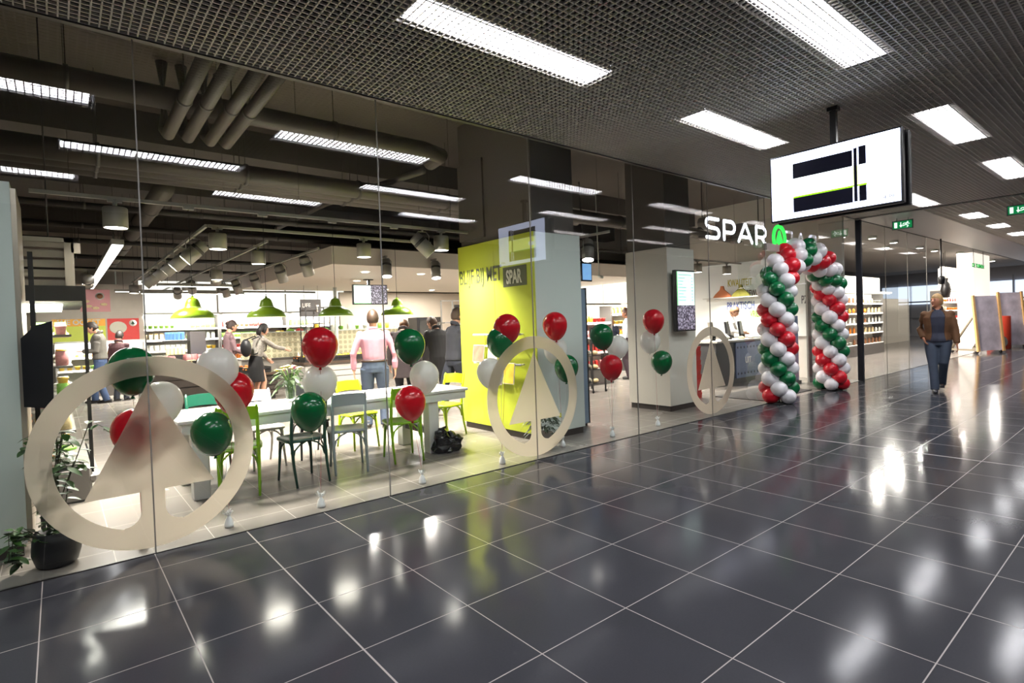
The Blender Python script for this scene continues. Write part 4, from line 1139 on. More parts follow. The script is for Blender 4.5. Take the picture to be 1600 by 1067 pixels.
m = MB(); m.cyl((.22, -.016, .48), (.22, -.01, .48), .09, 20); m.build('roundel', price, t); m = MB(); m.prism([(-.05, -.03), (.05, -.03), (0, .06)], (.22, -.018, .48), (1, 0, 0), (0, 0, 1), .002); m.b2(.21, .23, -.02, -.018, .425, .45); m.build('roundel_tree', mat('print green', (30, 80, 50), .5), t)
t = poster('pink poster with coffee cup and pastries high on the plank wall', .5, 1.15, 2.25, 2.85, mat('pink print', (214, 150, 152), .5, emit=.1), 14.03)
m = MB()
m.cyl((.1, -.02, .42), (.1, -.008, .42), .1, 18); m.build('cup', price, t); m = MB(); m.cyl((.1, -.024, .42), (.1, -.018, .42), .07, 18); m.build('coffee', PM['brown'], t)
m = MB()
for a, b in ((-.15, .15), (-.2, .28), (.18, .2), (0, .1)): m.ball((a, -.014, b), (.08, .006, .04), 10, 6)
m.build('pastry', PM['cream'], t)

# chiller stock
rnd = random.Random(5)
for zi, z in enumerate(chs):
    n_ = ['lowest', 'second', 'third', 'fourth', 'top'][zi]
    for yi in range(4):
        for xi in range(6):
            k = rnd.choice(('packet', 'tray', 'packet', 'tub')); c = rnd.choice(('white', 'cream', 'yellow', 'white', 'orange', 'green', 'pink'))
            p = (-.80+xi*.165, 2.06+yi*.42, z+.001)
            product(k, c, p, rnd.uniform(-.3, .3), '%s %s on the %s shelf of the left chiller' % (c, k, n_), '%s %ss on the %s shelf of the left chiller' % (c, k, n_)).scale = (.8, .8, .8)
            if k in ('tray', 'tub') and z < 1.5: product(k, c, (p[0], p[1], p[2]+(.058 if k == 'tray' else .085)), rnd.uniform(-.4, .4), '%s %s on the %s shelf of the left chiller' % (c, k, n_), '%s %ss on the %s shelf of the left chiller' % (c, k, n_)).scale = (.8, .8, .8)

# ================================================================ PRODUCE ISLANDS
wood = mat('dark crate wood', (74, 56, 42), .7, noise=.2, scale=10); blk = mat('black crate', (26, 24, 24), .5)
def crate_mesh(w_, d_, h_, nm, mt):
    m = MB(); m.b2(-w_/2, w_/2, -d_/2, d_/2, 0, .015)
    for s_ in (-1, 1):
        m.b2(s_*w_/2-.008, s_*w_/2+.008, -d_/2, d_/2, 0, h_)
        m.b2(-w_/2, w_/2, s_*d_/2-.008, s_*d_/2+.008, 0, h_*.42).b2(-w_/2, w_/2, s_*d_/2-.008, s_*d_/2+.008, h_*.58, h_)
    return m.mesh(nm, mt)
cr_b = crate_mesh(.56, .38, .13, 'crate', blk)
def island(label, x0, x1, y0, y1, ztop, where, fill, seed, front=(60, 50, 44)):
    rnd = random.Random(seed)
    t = thing('display_table', label, 'display table', ((x0+x1)/2, (y0+y1)/2, 0)); W_, D_ = (x1-x0)/2, (y1-y0)/2
    MB().b2(-W_, W_, -D_, D_, ztop-.06, ztop).build('top', wood, t)
    m = MB()
    for i in range(4): m.b2(-W_+.04, W_-.04, -D_+.03, -D_+.06, .12+i*(ztop-.2)/4, .12+(i+1)*(ztop-.2)/4-.02)
    m.b2(-W_+.04, W_-.04, -D_+.06, D_-.04, .1, ztop-.06); m.build('front', mat('slats %d' % seed, front, .6), t)
    MB().b2(-W_+.08, W_-.08, -D_+.1, D_-.08, 0, .1).build('plinth', dark, t)
    nx = max(1, int((x1-x0)/.6)); ny = max(1, int((y1-y0)/.42)); kk = 0
    for i in range(nx):
        for j in range(ny):
            cx_ = x0+(i+.5)*(x1-x0)/nx; cy_ = y0+(j+.5)*(y1-y0)/ny
            o = bpy.data.objects.new('crate', cr_b); COL.objects.link(o); o.location = (cx_, cy_, ztop)
            k, c = fill[kk % len(fill)]; kk += 1
            tag(o, 'black crate of %s %s on %s' % (c, {'fruit': 'fruit', 'tray': 'trays', 'packet': 'packets', 'tub': 'tubs', 'bread': 'loaves'}[k], where), 'crate', 'black crates on %s' % where)
            for a in range(4):
                for b_ in range(3):
                    if k == 'tray' and (a % 2 or b_ == 1): continue
                    product(k, c, (cx_-.19+a*.125+rnd.uniform(-.02, .02), cy_-.11+b_*.11+rnd.uniform(-.015, .015), ztop+.06+rnd.uniform(0, .03)), rnd.uniform(-.5, .5), '%s %s heaped in a black crate on %s' % (c, k, where), '%s %ss heaped on %s' % (c, k, where))
    return t
P = onZ(252, 560, .85); Q = onZ(378, 565, .85)
island('dark slatted display table with pale packets behind the white balloons at the left', 1.25, 2.75, 8.6, 9.6, .86, 'the dark table behind the left balloons', [('packet', 'pink'), ('packet', 'white'), ('tray', 'cream')], 31)
island('low display table with orange packs beside the woman with the backpack', 3.05, 3.95, 8.75, 9.75, .62, 'the low table beside the backpack woman', [('tray', 'orange'), ('fruit', 'orange'), ('tray', 'red')], 32)
island('display table with yellow and orange fruit behind the man in the pink shirt', 4.5, 6.4, 8.7, 9.6, .78, 'the table behind the pink shirted man', [('fruit', 'yellow'), ('tray', 'orange'), ('fruit', 'yellow'), ('tray', 'cream')], 33, (190, 184, 176))
island('display table of red and yellow packs far behind the man in the grey sweater', 2.1, 3.3, 10.4, 11.4, .8, 'the far display table', [('packet', 'red'), ('tub', 'blue'), ('packet', 'yellow')], 34)
# dark basket stand with blue crates near the back
t = thing('display_stand', 'dark stand with a stack of blue and tan packs before the back shelves', 'display stand', (2.5, 11.7, 0))
MB().b2(-.45, .25, -.25, .25, 0, 1.05).build('body', blk, t); MB().b2(.1, .45, -.27, .2, .9, 1.62).build('side_panel', mat('charcoal panel', (64, 60, 60), .6), t)
for i in range(5):
    product('carton', 'blue', (2.12+i*.085, 11.6, 1.42), 0, 'blue carton in the row on top of the dark stand', 'blue cartons on the dark stand')
    product('carton', 'cream', (2.12+i*.085, 11.55, 1.051), 0, 'tan carton in the lower row on the dark stand', 'tan cartons on the dark stand')
MB().b2(-.45, .1, -.25, .2, 1.38, 1.41).build('shelf', blk, t)

# ================================================================ BAKERY COUNTER
cnt = bpy.data.materials.new('tree stamp tiles'); cnt.use_nodes = True; nt = cnt.node_tree; b = nt.nodes['Principled BSDF']
tc = nt.nodes.new('ShaderNodeTexCoord'); sp = nt.nodes.new('ShaderNodeSeparateXYZ'); nt.links.new(tc.outputs['Object'], sp.inputs[0])
cell = .14
fx_ = math_node(nt, 'SUBTRACT', math_node(nt, 'FRACT', math_node(nt, 'ADD', math_node(nt, 'DIVIDE', sp.outputs[0], cell), 50)), .5)
fz_ = math_node(nt, 'SUBTRACT', math_node(nt, 'FRACT', math_node(nt, 'ADD', math_node(nt, 'DIVIDE', sp.outputs[2], cell), 50)), .5)
rr = math_node(nt, 'SQRT', math_node(nt, 'ADD', math_node(nt, 'MULTIPLY', fx_, fx_), math_node(nt, 'MULTIPLY', fz_, fz_)))
ring = math_node(nt, 'LESS_THAN', math_node(nt, 'ABSOLUTE', math_node(nt, 'SUBTRACT', rr, .27)), .035)
tri = math_node(nt, 'MULTIPLY', math_node(nt, 'LESS_THAN', math_node(nt, 'ABSOLUTE', fx_), math_node(nt, 'MULTIPLY', math_node(nt, 'SUBTRACT', .16, fz_), .45)), math_node(nt, 'GREATER_THAN', fz_, -.1))
edge = math_node(nt, 'GREATER_THAN', math_node(nt, 'MAXIMUM', math_node(nt, 'ABSOLUTE', fx_), math_node(nt, 'ABSOLUTE', fz_)), .475)
dkk = math_node(nt, 'MAXIMUM', ring, tri)
nt.links.new(mixc(nt, edge, mixc(nt, dkk, lin((226, 216, 178)), lin((86, 92, 70))), lin((226, 220, 200))), b.inputs['Base Color'])
t = thing('bakery_counter', 'long bakery counter faced with small tree stamp tiles under the white bulkhead', 'counter', (5.6, 10.7, 0))
MB().b2(-2.0, 2.6, 0, .7, .0, .85).build('base', mat('counter grey', (150, 144, 136), .5), t); MB().b2(-2.0, 2.6, -.02, 0, .86, 1.52).build('tiled_front', cnt, t)
MB().b2(-2.0, 2.6, -.06, .75, .83, .86).build('ledge', cm, t); MB().b2(-2.0, 2.6, -.04, .7, 1.52, 1.55).build('worktop', white_pan, t)
rnd = random.Random(3)
for i in range(14):
    c = rnd.choice(('orange', 'green', 'red', 'yellow', 'white', 'green')); k = rnd.choice(('tub', 'packet', 'tray'))
    product(k, c, (4.9+i*.24, 10.85, 1.551), rnd.uniform(-.3, .3), '%s %s in the row on the tiled bakery counter' % (c, k), '%s %ss on the tiled bakery counter' % (c, k))
for i in range(3): product('bottle', 'white', (4.65+i*.16, 9.52, .781), 0, 'white bottle standing between the yellow fruit and the counter', 'white bottles by the yellow fruit')
# cooler and sign behind the bakery
t = thing('bread_oven', 'black glass fronted oven behind the man in the black coat', 'oven', (7.0, 11.2, 0))
q0, q1 = onY(651, 486, 11.2), onY(690, 520, 11.2)
t.location = ((q0.x+q1.x)/2, 11.2, 0); W_ = (q1.x-q0.x)/2
MB().b2(-W_, W_, 0, .6, 0.0, 1.86, .01).build('body', black_pl, t); MB().b2(-W_*.8, W_*.7, -.01, 0, .9, 1.78).build('glass_door', mat('oven glass', (40, 38, 36), .08), t)
MB().cyl((W_*.82, -.03, 1.0), (W_*.82, -.03, 1.7), .012, 8).build('handle', up_m, t)
struct('wall_back_bakery', MB().b2(6.75, 13.9, 11.9, 12.0, 0, 2.7), cream)
# grey frame stand and the LE BR board by the lime pillar
q0, q1 = onY(688, 448, 8.6), onY(716, 620, 8.6)
t = thing('rack', 'tall open grey frame rack left of the lime pillar', 'rack', (q0.x, 8.6, 0)); W_ = .9
m = MB()
for xx in (0, .38, W_): m.b2(xx-.015, xx+.015, -.015, .015, 0, 2.26)
m.b2(-.015, W_+.015, -.015, .015, 2.24, 2.27); m.b2(-.015, W_, -.2, .2, 1.62, 1.65).b2(-.015, W_, -.2, .2, 1.2, 1.23)
m.build('frame', mat('grey frame', (140, 138, 134), .4, metal=.4), t)
m = MB(); m.b2(.42, 1.1, -.03, -.01, 1.68, 2.14); bo = m.build('sign_board', mat('black board', (24, 24, 24), .6), t)
text('LE', 'lettering', price, bo, (.47, -.034, 1.93), (1, 0, 0), (0, 0, 1), .2, .8, .001, .005); text('BR', 'lettering', price, bo, (.47, -.034, 1.73), (1, 0, 0), (0, 0, 1), .2, .8, .001, .005)
for i in range(3): product('bread', 'cream', (q0.x+.16+i*.26, 8.5, 1.231), 0.2, 'pale loaf on the lower shelf of the grey frame rack', 'loaves on the grey frame rack')
# metal shelf rack with bottles by the white pole
q0, q1 = onY(476, 455, 9.4), onY(519, 590, 9.4)
rx, rw = q0.x, q1.x-q0.x
t = thing('rack', 'dark metal shelf rack with pink bottles and black boxes beside the white pole', 'rack', (rx, 9.4, 0))
m = MB()
for xx in (0, rw*.55, rw):
    for yy in (0, .4): m.b2(xx-.012, xx+.012, yy-.012, yy+.012, 0, 2.15)
for z in (2.13, 1.72): m.b2(-.012, rw+.012, -.01, .01, z-.01, z+.01).b2(-.012, rw+.012, .39, .41, z-.01, z+.01)
m.build('frame', mat('dark metal frame', (72, 70, 70), .4, metal=.5), t)
for z in (.5, .95, 1.32): MB().b2(0, rw, 0, .4, z-.02, z).build('shelf', up_m, t)
for i in range(5): product('bottle', 'pink', (rx+.06+i*.085, 9.5, 1.321), 0, 'pink bottle in the row on the top shelf of the dark rack', 'pink bottles on the dark rack')
for i in range(3): product('carton', 'black', (rx+rw*.6+i*.1, 9.5, 1.321), 0, 'black carton on the top shelf of the dark rack', 'black cartons on the dark rack')
for i in range(4): product('tub', 'orange', (rx+.08+i*.12, 9.5, .951), 0, 'orange tub on the middle shelf of the dark rack', 'orange tubs on the dark rack')
for i in range(4): product('bottle', 'white', (rx+.08+i*.12, 9.5, .501), 0, 'white bottle on the lowest shelf of the dark rack', 'white bottles on the dark rack')
t = thing('hanging_sign', 'grey board with LIFE in white letters above the dark rack', 'sign', (rx-.05, 9.6, 1.9))
bo = MB().b2(0, .52, 0, .02, 0, .44).build('board', mat('grey board', (96, 92, 92), .6), t); text('LIFE', 'lettering', price, bo, (.04, -.003, .24), (1, 0, 0), (0, 0, 1), .15, .85, .001, .003)
m = MB(); m.lathe([(.03, 0), (.045, .18), (0, .18)], 12, (.42, -.01, .12)); m.build('cup_picture', price, bo); MB().cyl((.1, .01, .44), (.1, .01, 1.1), .004, 5).cyl((.45, .01, .44), (.45, .01, 1.1), .004, 5).build('suspension_wire', dark, t)
q = onY(525, 500, 10.0)
t = thing('support_pole', 'slim white round pole beside the dark bottle rack', 'pole', (q.x, 10.0, 0)); MB().cyl((0, 0, 0), (0, 0, 2.69), .045, 16).build('pole', white_pan, t)
m = MB(); m.cyl((0, 0, 2.05), (0, 0, 2.08), .06, 16); m.build('collar', dark, t)
# lit strips under the far ceiling
for i, (y, x0, x1, z) in enumerate(((9.5, 1.7, 3.2, 2.62), (12.6, 1.7, 4.2, 2.66), (13.3, 1.2, 6.5, 2.75))):
    t = thing('tube_light', 'thin white tube light crossing the far shop, %s from the back' % ['third', 'second', 'first'][i], 'ceiling light', (x0, y, z))
    MB().b2(0, x1-x0, -.05, .05, 0, .06).build('housing', trk_m, t); MB().b2(.03, x1-x0-.03, -.04, .04, -.012, 0).build('tube', strip_e, t)
    m = MB(); m.cyl((.2, 0, .06), (.2, 0, 4.5-z), .004, 5).cyl((x1-x0-.2, 0, .06), (x1-x0-.2, 0, 4.5-z), .004, 5); m.build('suspension_wire', dark, t)
for i, (x, y) in enumerate(((4.9, 6.0), (6.2, 6.0), (7.6, 6.2), (5.6, 8.0), (9.5, 6.0), (11.0, 6.0), (7.6, 10.5), (9.2, 10.5))):  # last two added to brighten the wall behind the bakery
    t = thing('recessed_light', 'small round recessed light in the white bulkhead, %s, last two added' % (ords+['eighth'])[i], 'ceiling light', (x, y, 2.695), 0, 'recessed lights in the bulkhead')
    m = MB(); m.lathe([(.0, -.004), (.08, -.004)], 18); m.build('lens', lens, t); m = MB(); m.lathe([(.08, -.006), (.1, -.006), (.1, 0)], 18); m.build('rim', white_pan, t)
    lamp('recessed_lamp', 'AREA', (0, 0, -.012), 45, (1, .93, .85), t, .16, aim=(0, 0, -1))

# ================================================================ BETWEEN THE PILLARS
t = thing('tall_cabinet', 'narrow blue grey cabinet edge just right of the lime pillar', 'cabinet', (5.80, 1.4, 0))
MB().b2(-.2, .18, -.45, .5, .04, 2.0, .01).build('body', mat('blue grey panel', (126, 146, 166), .4), t); MB().b2(-.18, .16, -.43, .48, 0, .04).build('plinth', dark, t); MB().b2(.18, .2, -.45, .5, .04, 2.02).build('edge', dark, t)
q = onZ(926, 612)
t = thing('rack', 'small black rack of bread bags seen between the pillars', 'rack', (q.x, q.y, 0)); m = MB()
for xx in (-.2, .2):
    for yy in (-.2, .2): m.b2(xx-.012, xx+.012, yy-.012, yy+.012, .03, 1.4)
m.build('frame', blk, t); m = MB()
for xx in (-.2, .2): m.cyl((xx, -.2, .03), (xx+.02, -.2, .03), .03, 10)
m.build('caster', blk, t)
for z in (.2, .5, .8, 1.15): MB().b2(-.2, .2, -.2, .2, z-.015, z).build('shelf', blk, t)
for z in (.2, .5, .8):
    for i in range(2): product('bread', 'white' if i else 'cream', (q.x-.02, q.y-.1+.2*i, z+.001), .3, 'bagged %s loaf on the small black rack between the pillars' % ('white' if i else 'brown'), 'bagged %s loaves on the small black rack' % ('white' if i else 'brown'))

# ================================================================ CHECKOUT
blue_p = mat('blue grey counter panel', (104, 122, 160), .45); dkp = mat('charcoal counter', (66, 66, 68), .5)
t = thing('checkout_counter', 'charcoal checkout counter with a pale blue front panel inside the entrance', 'counter', (12.4, 1.9, 0))
MB().b2(-1.3, .72, 0, .55, 0, .96).build('body', dkp, t); MB().b2(-1.34, .74, -.06, .6, .96, 1.0).build('worktop', mat('pale worktop', (214, 208, 200), .4), t)
fp = MB().b2(-.5, .70, -.03, 0, .12, .93).build('front_panel', blue_p, t); fp['label'] = 'pale blue front panel'
m = MB()
for i in range(8):
    for z in (.22, .82): m.cyl((-.42+i*.15, -.034, z), (-.42+i*.15, -.03, z), .028, 12)
m.build('panel_dot', mat('grey dot', (58, 66, 92), .5), fp)
text('UIT', 'lettering', price, fp, (-.1, -.033, .45), (1, 0, 0), (0, 0, 1), .2, .9, .001, .004)
for i, (x, l_) in enumerate(((-.95, 'left'), (-.25, 'middle'), (.35, 'right'))):
    t = thing('till_screen', 'black till monitor on the checkout counter, %s of three' % l_, 'monitor', (12.4+x, 2.15, 1.0), .25)
    m = MB(); m.prism([(-.14, .0), (.14, .0), (.12, .36), (-.1, .36)], (0, 0, .06), (1, 0, 0), (0, .15, 1), -.05); m.build('screen', black_pl if i else mat('beige till', (160, 150, 138), .5), t); MB().cyl((0, 0, 0), (0, 0, .1), .05, 12).build('foot', black_pl, t)
for i, (x, c) in enumerate(((-.62, 'white'), (.1, 'cream'), (.55, 'white'))): product('tray', c, (12.4+x, 2.05, 1.001), .3, '%s tray lying on the checkout worktop beside a till' % c, '%s trays on the checkout' % c)
# card terminal
t = thing('card_terminal', 'small pale card terminal on the checkout counter before the cashier', 'terminal', (11.8, 2.05, 1.0)); m = MB(); m.box((0, 0, .1), (.1, .16, .03), Matrix.Rotation(.6, 4, 'X')); m.cyl((0, .02, 0), (0, .02, .09), .015, 8); m.build('body', price, t); MB().box((0, -.03, .135), (.07, .05, .006), Matrix.Rotation(.6, 4, 'X')).build('display', dkp, t)
# banner wall
t = thing('wall_banner', 'white wall banner printed with coloured words behind the checkout', 'banner', (13.9, 2.8, 1.2))
MB().b2(0, .03, -2.1, 1.6, -.2, 1.75).build('panel', mat('banner white', (244, 242, 236), .6, emit=.15), t)
for (s_, px, py, hh, c) in (('KWALITEIT', 1137, 448, .19, (206, 190, 40)), ('GEWOON', 1165, 463, .17, (120, 70, 50)), ('PRAKTISCH', 1136, 484, .21, (96, 110, 170)), ('PZ', 1252, 474, .2, (120, 116, 120)), ('VRIENDELIJK', 1172, 495, .17, (150, 190, 60))):
    p = onX(px, py, 13.89); text(s_, 'lettering', mat('print '+s_.lower(), c, .6), t, (-.012, p.y-2.8, p.z-1.2), (0, -1, 0), (0, 0, 1), hh*1.35, .52, .001, .004)
t = thing('wall_ledge', 'white ledge on the banner wall behind the cashier', 'ledge', (13.8, 2.8, 2.02)); MB().b2(-.14, .09, -.95, .95, 0, .03).build('board', shelf_w, t); MB().b2(-.02, .09, -.9, .9, -.06, 0).build('bracket', shelf_w, t)
for (px, c, l_) in ((1131, (196, 120, 80), 'terracotta'), (1160, (146, 140, 60), 'olive')):
    p = onX(px, 463, 13.75); t = thing('hanger_ornament', '%s coat hanger shaped ornament on the white ledge' % l_, 'ornament', (13.75, p.y, 2.051))
    m = MB(); prof = [(-.26, 0), (.26, 0), (.2, .08), (.06, .2), (.03, .3), (-.03, .3), (-.06, .2), (-.2, .08)]; m.prism(prof, (-.04, 0, 0), (0, -1, 0), (0, 0, 1), .06); m.build('body', mat(l_+' felt', c, .8), t)
# red baskets
bm = MB(); bm.b2(-.2, .2, -.14, .14, 0, .02)
for s_ in (-1, 1): bm.box((s_*.2, 0, .055), (.012, .29, .1), Matrix.Rotation(s_*.12, 4, 'Y')); bm.box((0, s_*.14, .055), (.41, .012, .1), Matrix.Rotation(-s_*.12, 4, 'X'))
bk_me = bm.mesh('basket', mat('red basket plastic', (196, 44, 36), .4))
q = onZ(1086, 628)
for i in range(11):
    o = bpy.data.objects.new('shopping_basket', bk_me); COL.objects.link(o); o.location = (q.x+.36, q.y+.35, .002+i*.088); o.rotation_euler = (0, 0, .05*(i % 3))
    tag(o, 'red shopping basket, number %d counting up the stack right of the white pillar' % (i+1) if False else 'red shopping basket in the tall stack right of the white pillar', 'basket', 'red baskets stacked by the white pillar')
# display shelves of red and orange goods behind the portrait screen
shelving('shelf unit of red and orange goods behind the portrait menu screen', (9.75, 4.3, 0), 0, 1.5, [.4, .8, 1.15, 1.5], .4, 1.9, 'the unit behind the portrait screen', .15, 41, None, pal=['red', 'orange', 'pink', 'brown'], power=40)
# gate panel and mat at the entrance, white slatted wall right of it
t = thing('gate_panel', 'tall blue grey gate panel standing inside the entrance behind the arch', 'gate', (12.6, .9, 0)); MB().b2(-.22, .2, -.02, .02, .06, 1.5, .008).build('panel', blue_p, t); MB().b2(-.24, .22, -.06, .06, 0, .06).build('foot', dkp, t)
t = thing('door_mat', 'dark entrance mat between the legs of the balloon arch', 'mat', (10.7, .75, 0)); MB().b2(-1.0, .95, -.6, .4, 0.0, .012).build('pile', mat('mat grey', (70, 66, 64), .9), t)
struct('wall_slats', MB().b2(12.95, 13.85, .72, .77, 0, 2.75), mat('white slat wall', (204, 200, 192), .5))
t = thing('slat_panel', 'white horizontal slat panel behind the glass right of the arch', 'wall panel', (13.4, .68, .3)); m = MB()
for i in range(22): m.b2(-.42, .4, 0, .03, i*.105, i*.105+.085)
m.build('slats', mat('white slat', (222, 216, 206), .5), t); m = MB(); m.b2(-.45, -.42, -.01, .05, -.3, 2.4).b2(.4, .43, -.01, .05, -.3, 2.4); m.build('frame', up_m, t)

# ================================================================ PEOPLE
def remesh(o, vox, smooth=3):
    r = o.modifiers.new('remesh', 'REMESH'); r.mode = 'VOXEL'; r.voxel_size = vox; r.use_smooth_shade = True
    s = o.modifiers.new('smooth', 'SMOOTH'); s.factor = 0.5; s.iterations = smooth
skin_t = {'light': mat('skin light', (214, 160, 132), .5), 'tan': mat('skin tan', (188, 128, 98), .5)}
eye_m = mat('eye dark', (30, 24, 22), .3); lip_m = mat('lip', (168, 96, 86), .5)
def person(label, loc, face_deg, h=1.78, lean=0, head=(0, 0), arms=None, legs=None, skin='light', hair=((60, 44, 34), 'short'), top=None, jacket=None, trousers=(50, 54, 66), shoes=(30, 26, 26), skirt=None, bald=False, untuck=False, k_build=1.0, face_pt=None):
    """Local frame: +Y is where the figure faces, +X its right hand."""
    rz = math.radians(face_deg-90)
    t = thing('person', label, 'person', loc, rz)
    s = h/1.78; V = Vector; B = k_build
    ln = math.radians(lean)
    pel = V((0, 0, .93)); 
    def sp(z, y=0.0, x=0.0):     # point of the leaning torso
        d = z-.98; return V((x, y*math.cos(ln)+math.sin(ln)*d, .98+math.cos(ln)*d-math.sin(ln)*y))
    neck = sp(1.48, -.01); shR, shL = sp(1.392, -.01, .172*B), sp(1.392, -.01, -.172*B)
    hd_yaw, hd_pitch = math.radians(head[0]), math.radians(head[1])
    HR = Matrix.Rotation(-hd_yaw, 4, 'Z') @ Matrix.Rotation(-hd_pitch-ln*.55, 4, 'X')
    hc = neck + HR @ V((0, .025, .155))
    arms = arms or [((.06, .02, -.29), (.02, .07, -.26)), ((-.06, .02, -.29), (-.02, .07, -.26))]
    legs = legs or [(.10, .03, 0), (-.10, -.03, 0)]
    sh = [shR, shL]; el = [sh[i]+V(arms[i][0]) for i in (0, 1)]; wr = [el[i]+V(arms[i][1]) for i in (0, 1)]
    hip = [V((.095*B, 0, .90)), V((-.095*B, 0, .90))]; an = [V((l[0], l[1], .09+l[2])) for l in legs]
    kn = []
    for i in (0, 1):
        mid = (hip[i]+an[i])/2; L = (hip[i]-an[i]).length; bend = math.sqrt(max(0, .415**2-(L/2)**2)); kn.append(mid+V((0, bend+.01, 0)))
    out_arm = lambda m, r0, r1, r2, ext=0.0: [(m.ball(sh[i], r0*1.04, 12, 8), m.tube([sh[i]*.6+sp(1.36)*.4, sh[i], sh[i]*.6+el[i]*.4, el[i], el[i]*.5+wr[i]*.5, wr[i]+(wr[i]-el[i]).normalized()*ext], [r0*.7, r0, r0*.95, r1, r1*.95, r2], 12)) for i in (0, 1)]
    # body: one continuous surface
    m = MB()
    m.tube([V((0, 0, .84)), V((0, 0, .93)), sp(1.05), sp(1.2, .005), sp(1.34), sp(1.43, -.01), neck], None, 14, True, [(.15*B, .10*B), (.165*B, .105*B), (.14*B, .095*B), (.155*B, .105*B), (.17*B, .105*B), (.12*B, .075*B), (.055, .058)], up=(0, 1, 0))
    m.tube([sp(1.44, -.01), neck, hc+HR @ V((0, -.02, -.06))], [.06, .054, .055], 12)
    out_arm(m, .05, .04, .028)
    for i in (0, 1):
        m.tube([hip[i], hip[i]*.6+kn[i]*.4, kn[i], kn[i]*.6+an[i]*.4, an[i]], [.082, .078, .055, .054, .036], 12)
        m.tube([an[i]+V((0, -.05, -.045)), an[i]+V((0, .13, -.06))], [.034, .026], 8)
        d = (wr[i]-el[i]).normalized(); side = d.cross(V((0, 1, 0))); side = side.normalized() if side.length > .1 else V((1, 0, 0)); nrm = side.cross(d)
        # palm across nrm-forward plane, fingers and thumb
        fw = V((0, 1, 0)) - d*d.y; fw = fw.normalized() if fw.length > .1 else V((0, 0, 1)); sd = d.cross(fw)
        pc = wr[i]+d*.045
        m.tube([wr[i]-d*.01, pc, wr[i]+d*.088], None, 10, True, [(.026, .018), (.04, .015), (.04, .013)], up=sd)
        sg_ = 1 if i == 0 else -1
        for j, (off, L) in enumerate(((.030, .068), (.011, .078), (-.009, .072), (-.028, .056))):
            b0 = wr[i]+d*.085+fw*off; curl = -sd*sg_*0
            inn = V((-sg_, 0, 0)); inn = inn-d*inn.dot(d)
            m.tube([b0, b0+d*L*.5+inn*.006, b0+d*L*.85+inn*.024, b0+d*L+inn*.034], [.0095, .009, .0085, .007], 6)
        b0 = wr[i]+d*.03+fw*.034
        m.tube([b0, b0+d*.03+fw*.022, b0+d*.06+fw*.026], [.012, .0105, .008], 6)
    # head
    hm = MB(); nn, mm = 22, 16; vs = []
    for i in range(mm+1):
        a = PI*i/mm
        for k in range(nn):
            q = 2*PI*k/nn
            x, y, z = math.sin(a)*math.cos(q), math.sin(a)*math.sin(q), -math.cos(a)
            jaw = max(0, -z); X = x*(.077-.022*jaw**1.5); Y = y*(.095-.012*jaw) + .012*jaw; Z = z*(.118 if z > 0 else .122)
            if y > .3 and -.75 < z < .2: Y += .006
            vs.append(V((X, Y, Z)))
    fs = [(i*nn+k, i*nn+(k+1) % nn, (i+1)*nn+(k+1) % nn, (i+1)*nn+k) for i in range(mm) for k in range(nn)]
    hm.add([hc+HR @ p for p in vs], fs, True)
    def hp(x, y, z): return hc+HR @ V((x, y, z))
    hm.tube([hp(0, .092, .018), hp(0, .108, -.01), hp(0, .118, -.03), hp(0, .1, -.04)], [.009, .012, .016, .01], 8)
    for sg_ in (-1, 1):
        hm.ball(hp(sg_*.077, -.005, -.008), (.012, .022, .032), 8, 6)
        hm.ball(hp(sg_*.03, .084, .028), (.022, .012, .007), 8, 5)
    hm.ball(hp(0, .098, -.062), (.024, .008, .008), 8, 5); hm.ball(hp(0, .09, -.1), (.02, .014, .014), 8, 5)
    hair_c, style = hair
    hm_o = MB(); hm_o.v, hm_o.f, hm_o.mi, hm_o.sm = m.v+hm.v, m.f+[tuple(i+len(m.v) for i in f) for f in hm.f], m.mi+hm.mi, m.sm+hm.sm
    body = hm_o.build('body', skin_t[skin], t); remesh(body, .0095, 2)
    for sg_ in (-1, 1): MB().ball(hp(sg_*.031, .094, .008), (.013, .006, .006), 8, 6, HR).build('eye', eye_m, body)
    MB().ball(hp(0, .1035, -.062), (.022, .005, .005), 8, 5, HR).build('mouth', lip_m, body)
    hmat = mat('hair %d %d %d' % hair_c, hair_c, .55, noise=.3, scale=60, bump=.3)
    for sg_ in (-1, 1): MB().box(hp(sg_*.031, .098, .031), (.032, .006, .006), HR).build('eyebrow', hmat, body)
    # hair cap
    if not bald:
        m = MB(); vs = []; nn, mm = 24, 14
        for i in range(mm+1):
            a = PI*i/mm
            for k in range(nn):
                q = 2*PI*k/nn; x, y, z = math.sin(a)*math.cos(q), math.sin(a)*math.sin(q), -math.cos(a)
                lim = .42 if y > .35 else (-.05 if y > -.2 else -.5)
                kk = 1.12 if z > lim else .93
                if style == 'long' and z <= lim and y < .3: kk = 1.14
                n_ = 1+.02*math.sin(9*q+5*a)
                vs.append(hp(x*.079*kk*n_, y*.098*kk*n_-.004, z*.122*(kk if z > 0 else kk*1.0)*n_))
        fs = [(i*nn+k, i*nn+(k+1) % nn, (i+1)*nn+(k+1) % nn, (i+1)*nn+k) for i in range(mm) for k in range(nn)]
        m.add(vs, fs, True)
        if style in ('long', 'bob'):
            L = .30 if style == 'long' else .16
            m.tube([hp(0, -.06, .05), hp(0, -.085, -.05), hp(0, -.08, -L*.7), hp(0, -.07, -L)], None, 12, True, [(.07, .04), (.088, .04), (.085, .035), (.06, .02)], up=(0, 1, 0))
            for sg_ in (-1, 1): m.tube([hp(sg_*.07, .02, .06), hp(sg_*.088, .0, -.02), hp(sg_*.085, .0, -L*.6)], [.025, .028, .015], 8)
        if style == 'bun': m.ball(hp(0, -.1, .04), .04, 10, 7)
        m.build('hair', hmat, body)
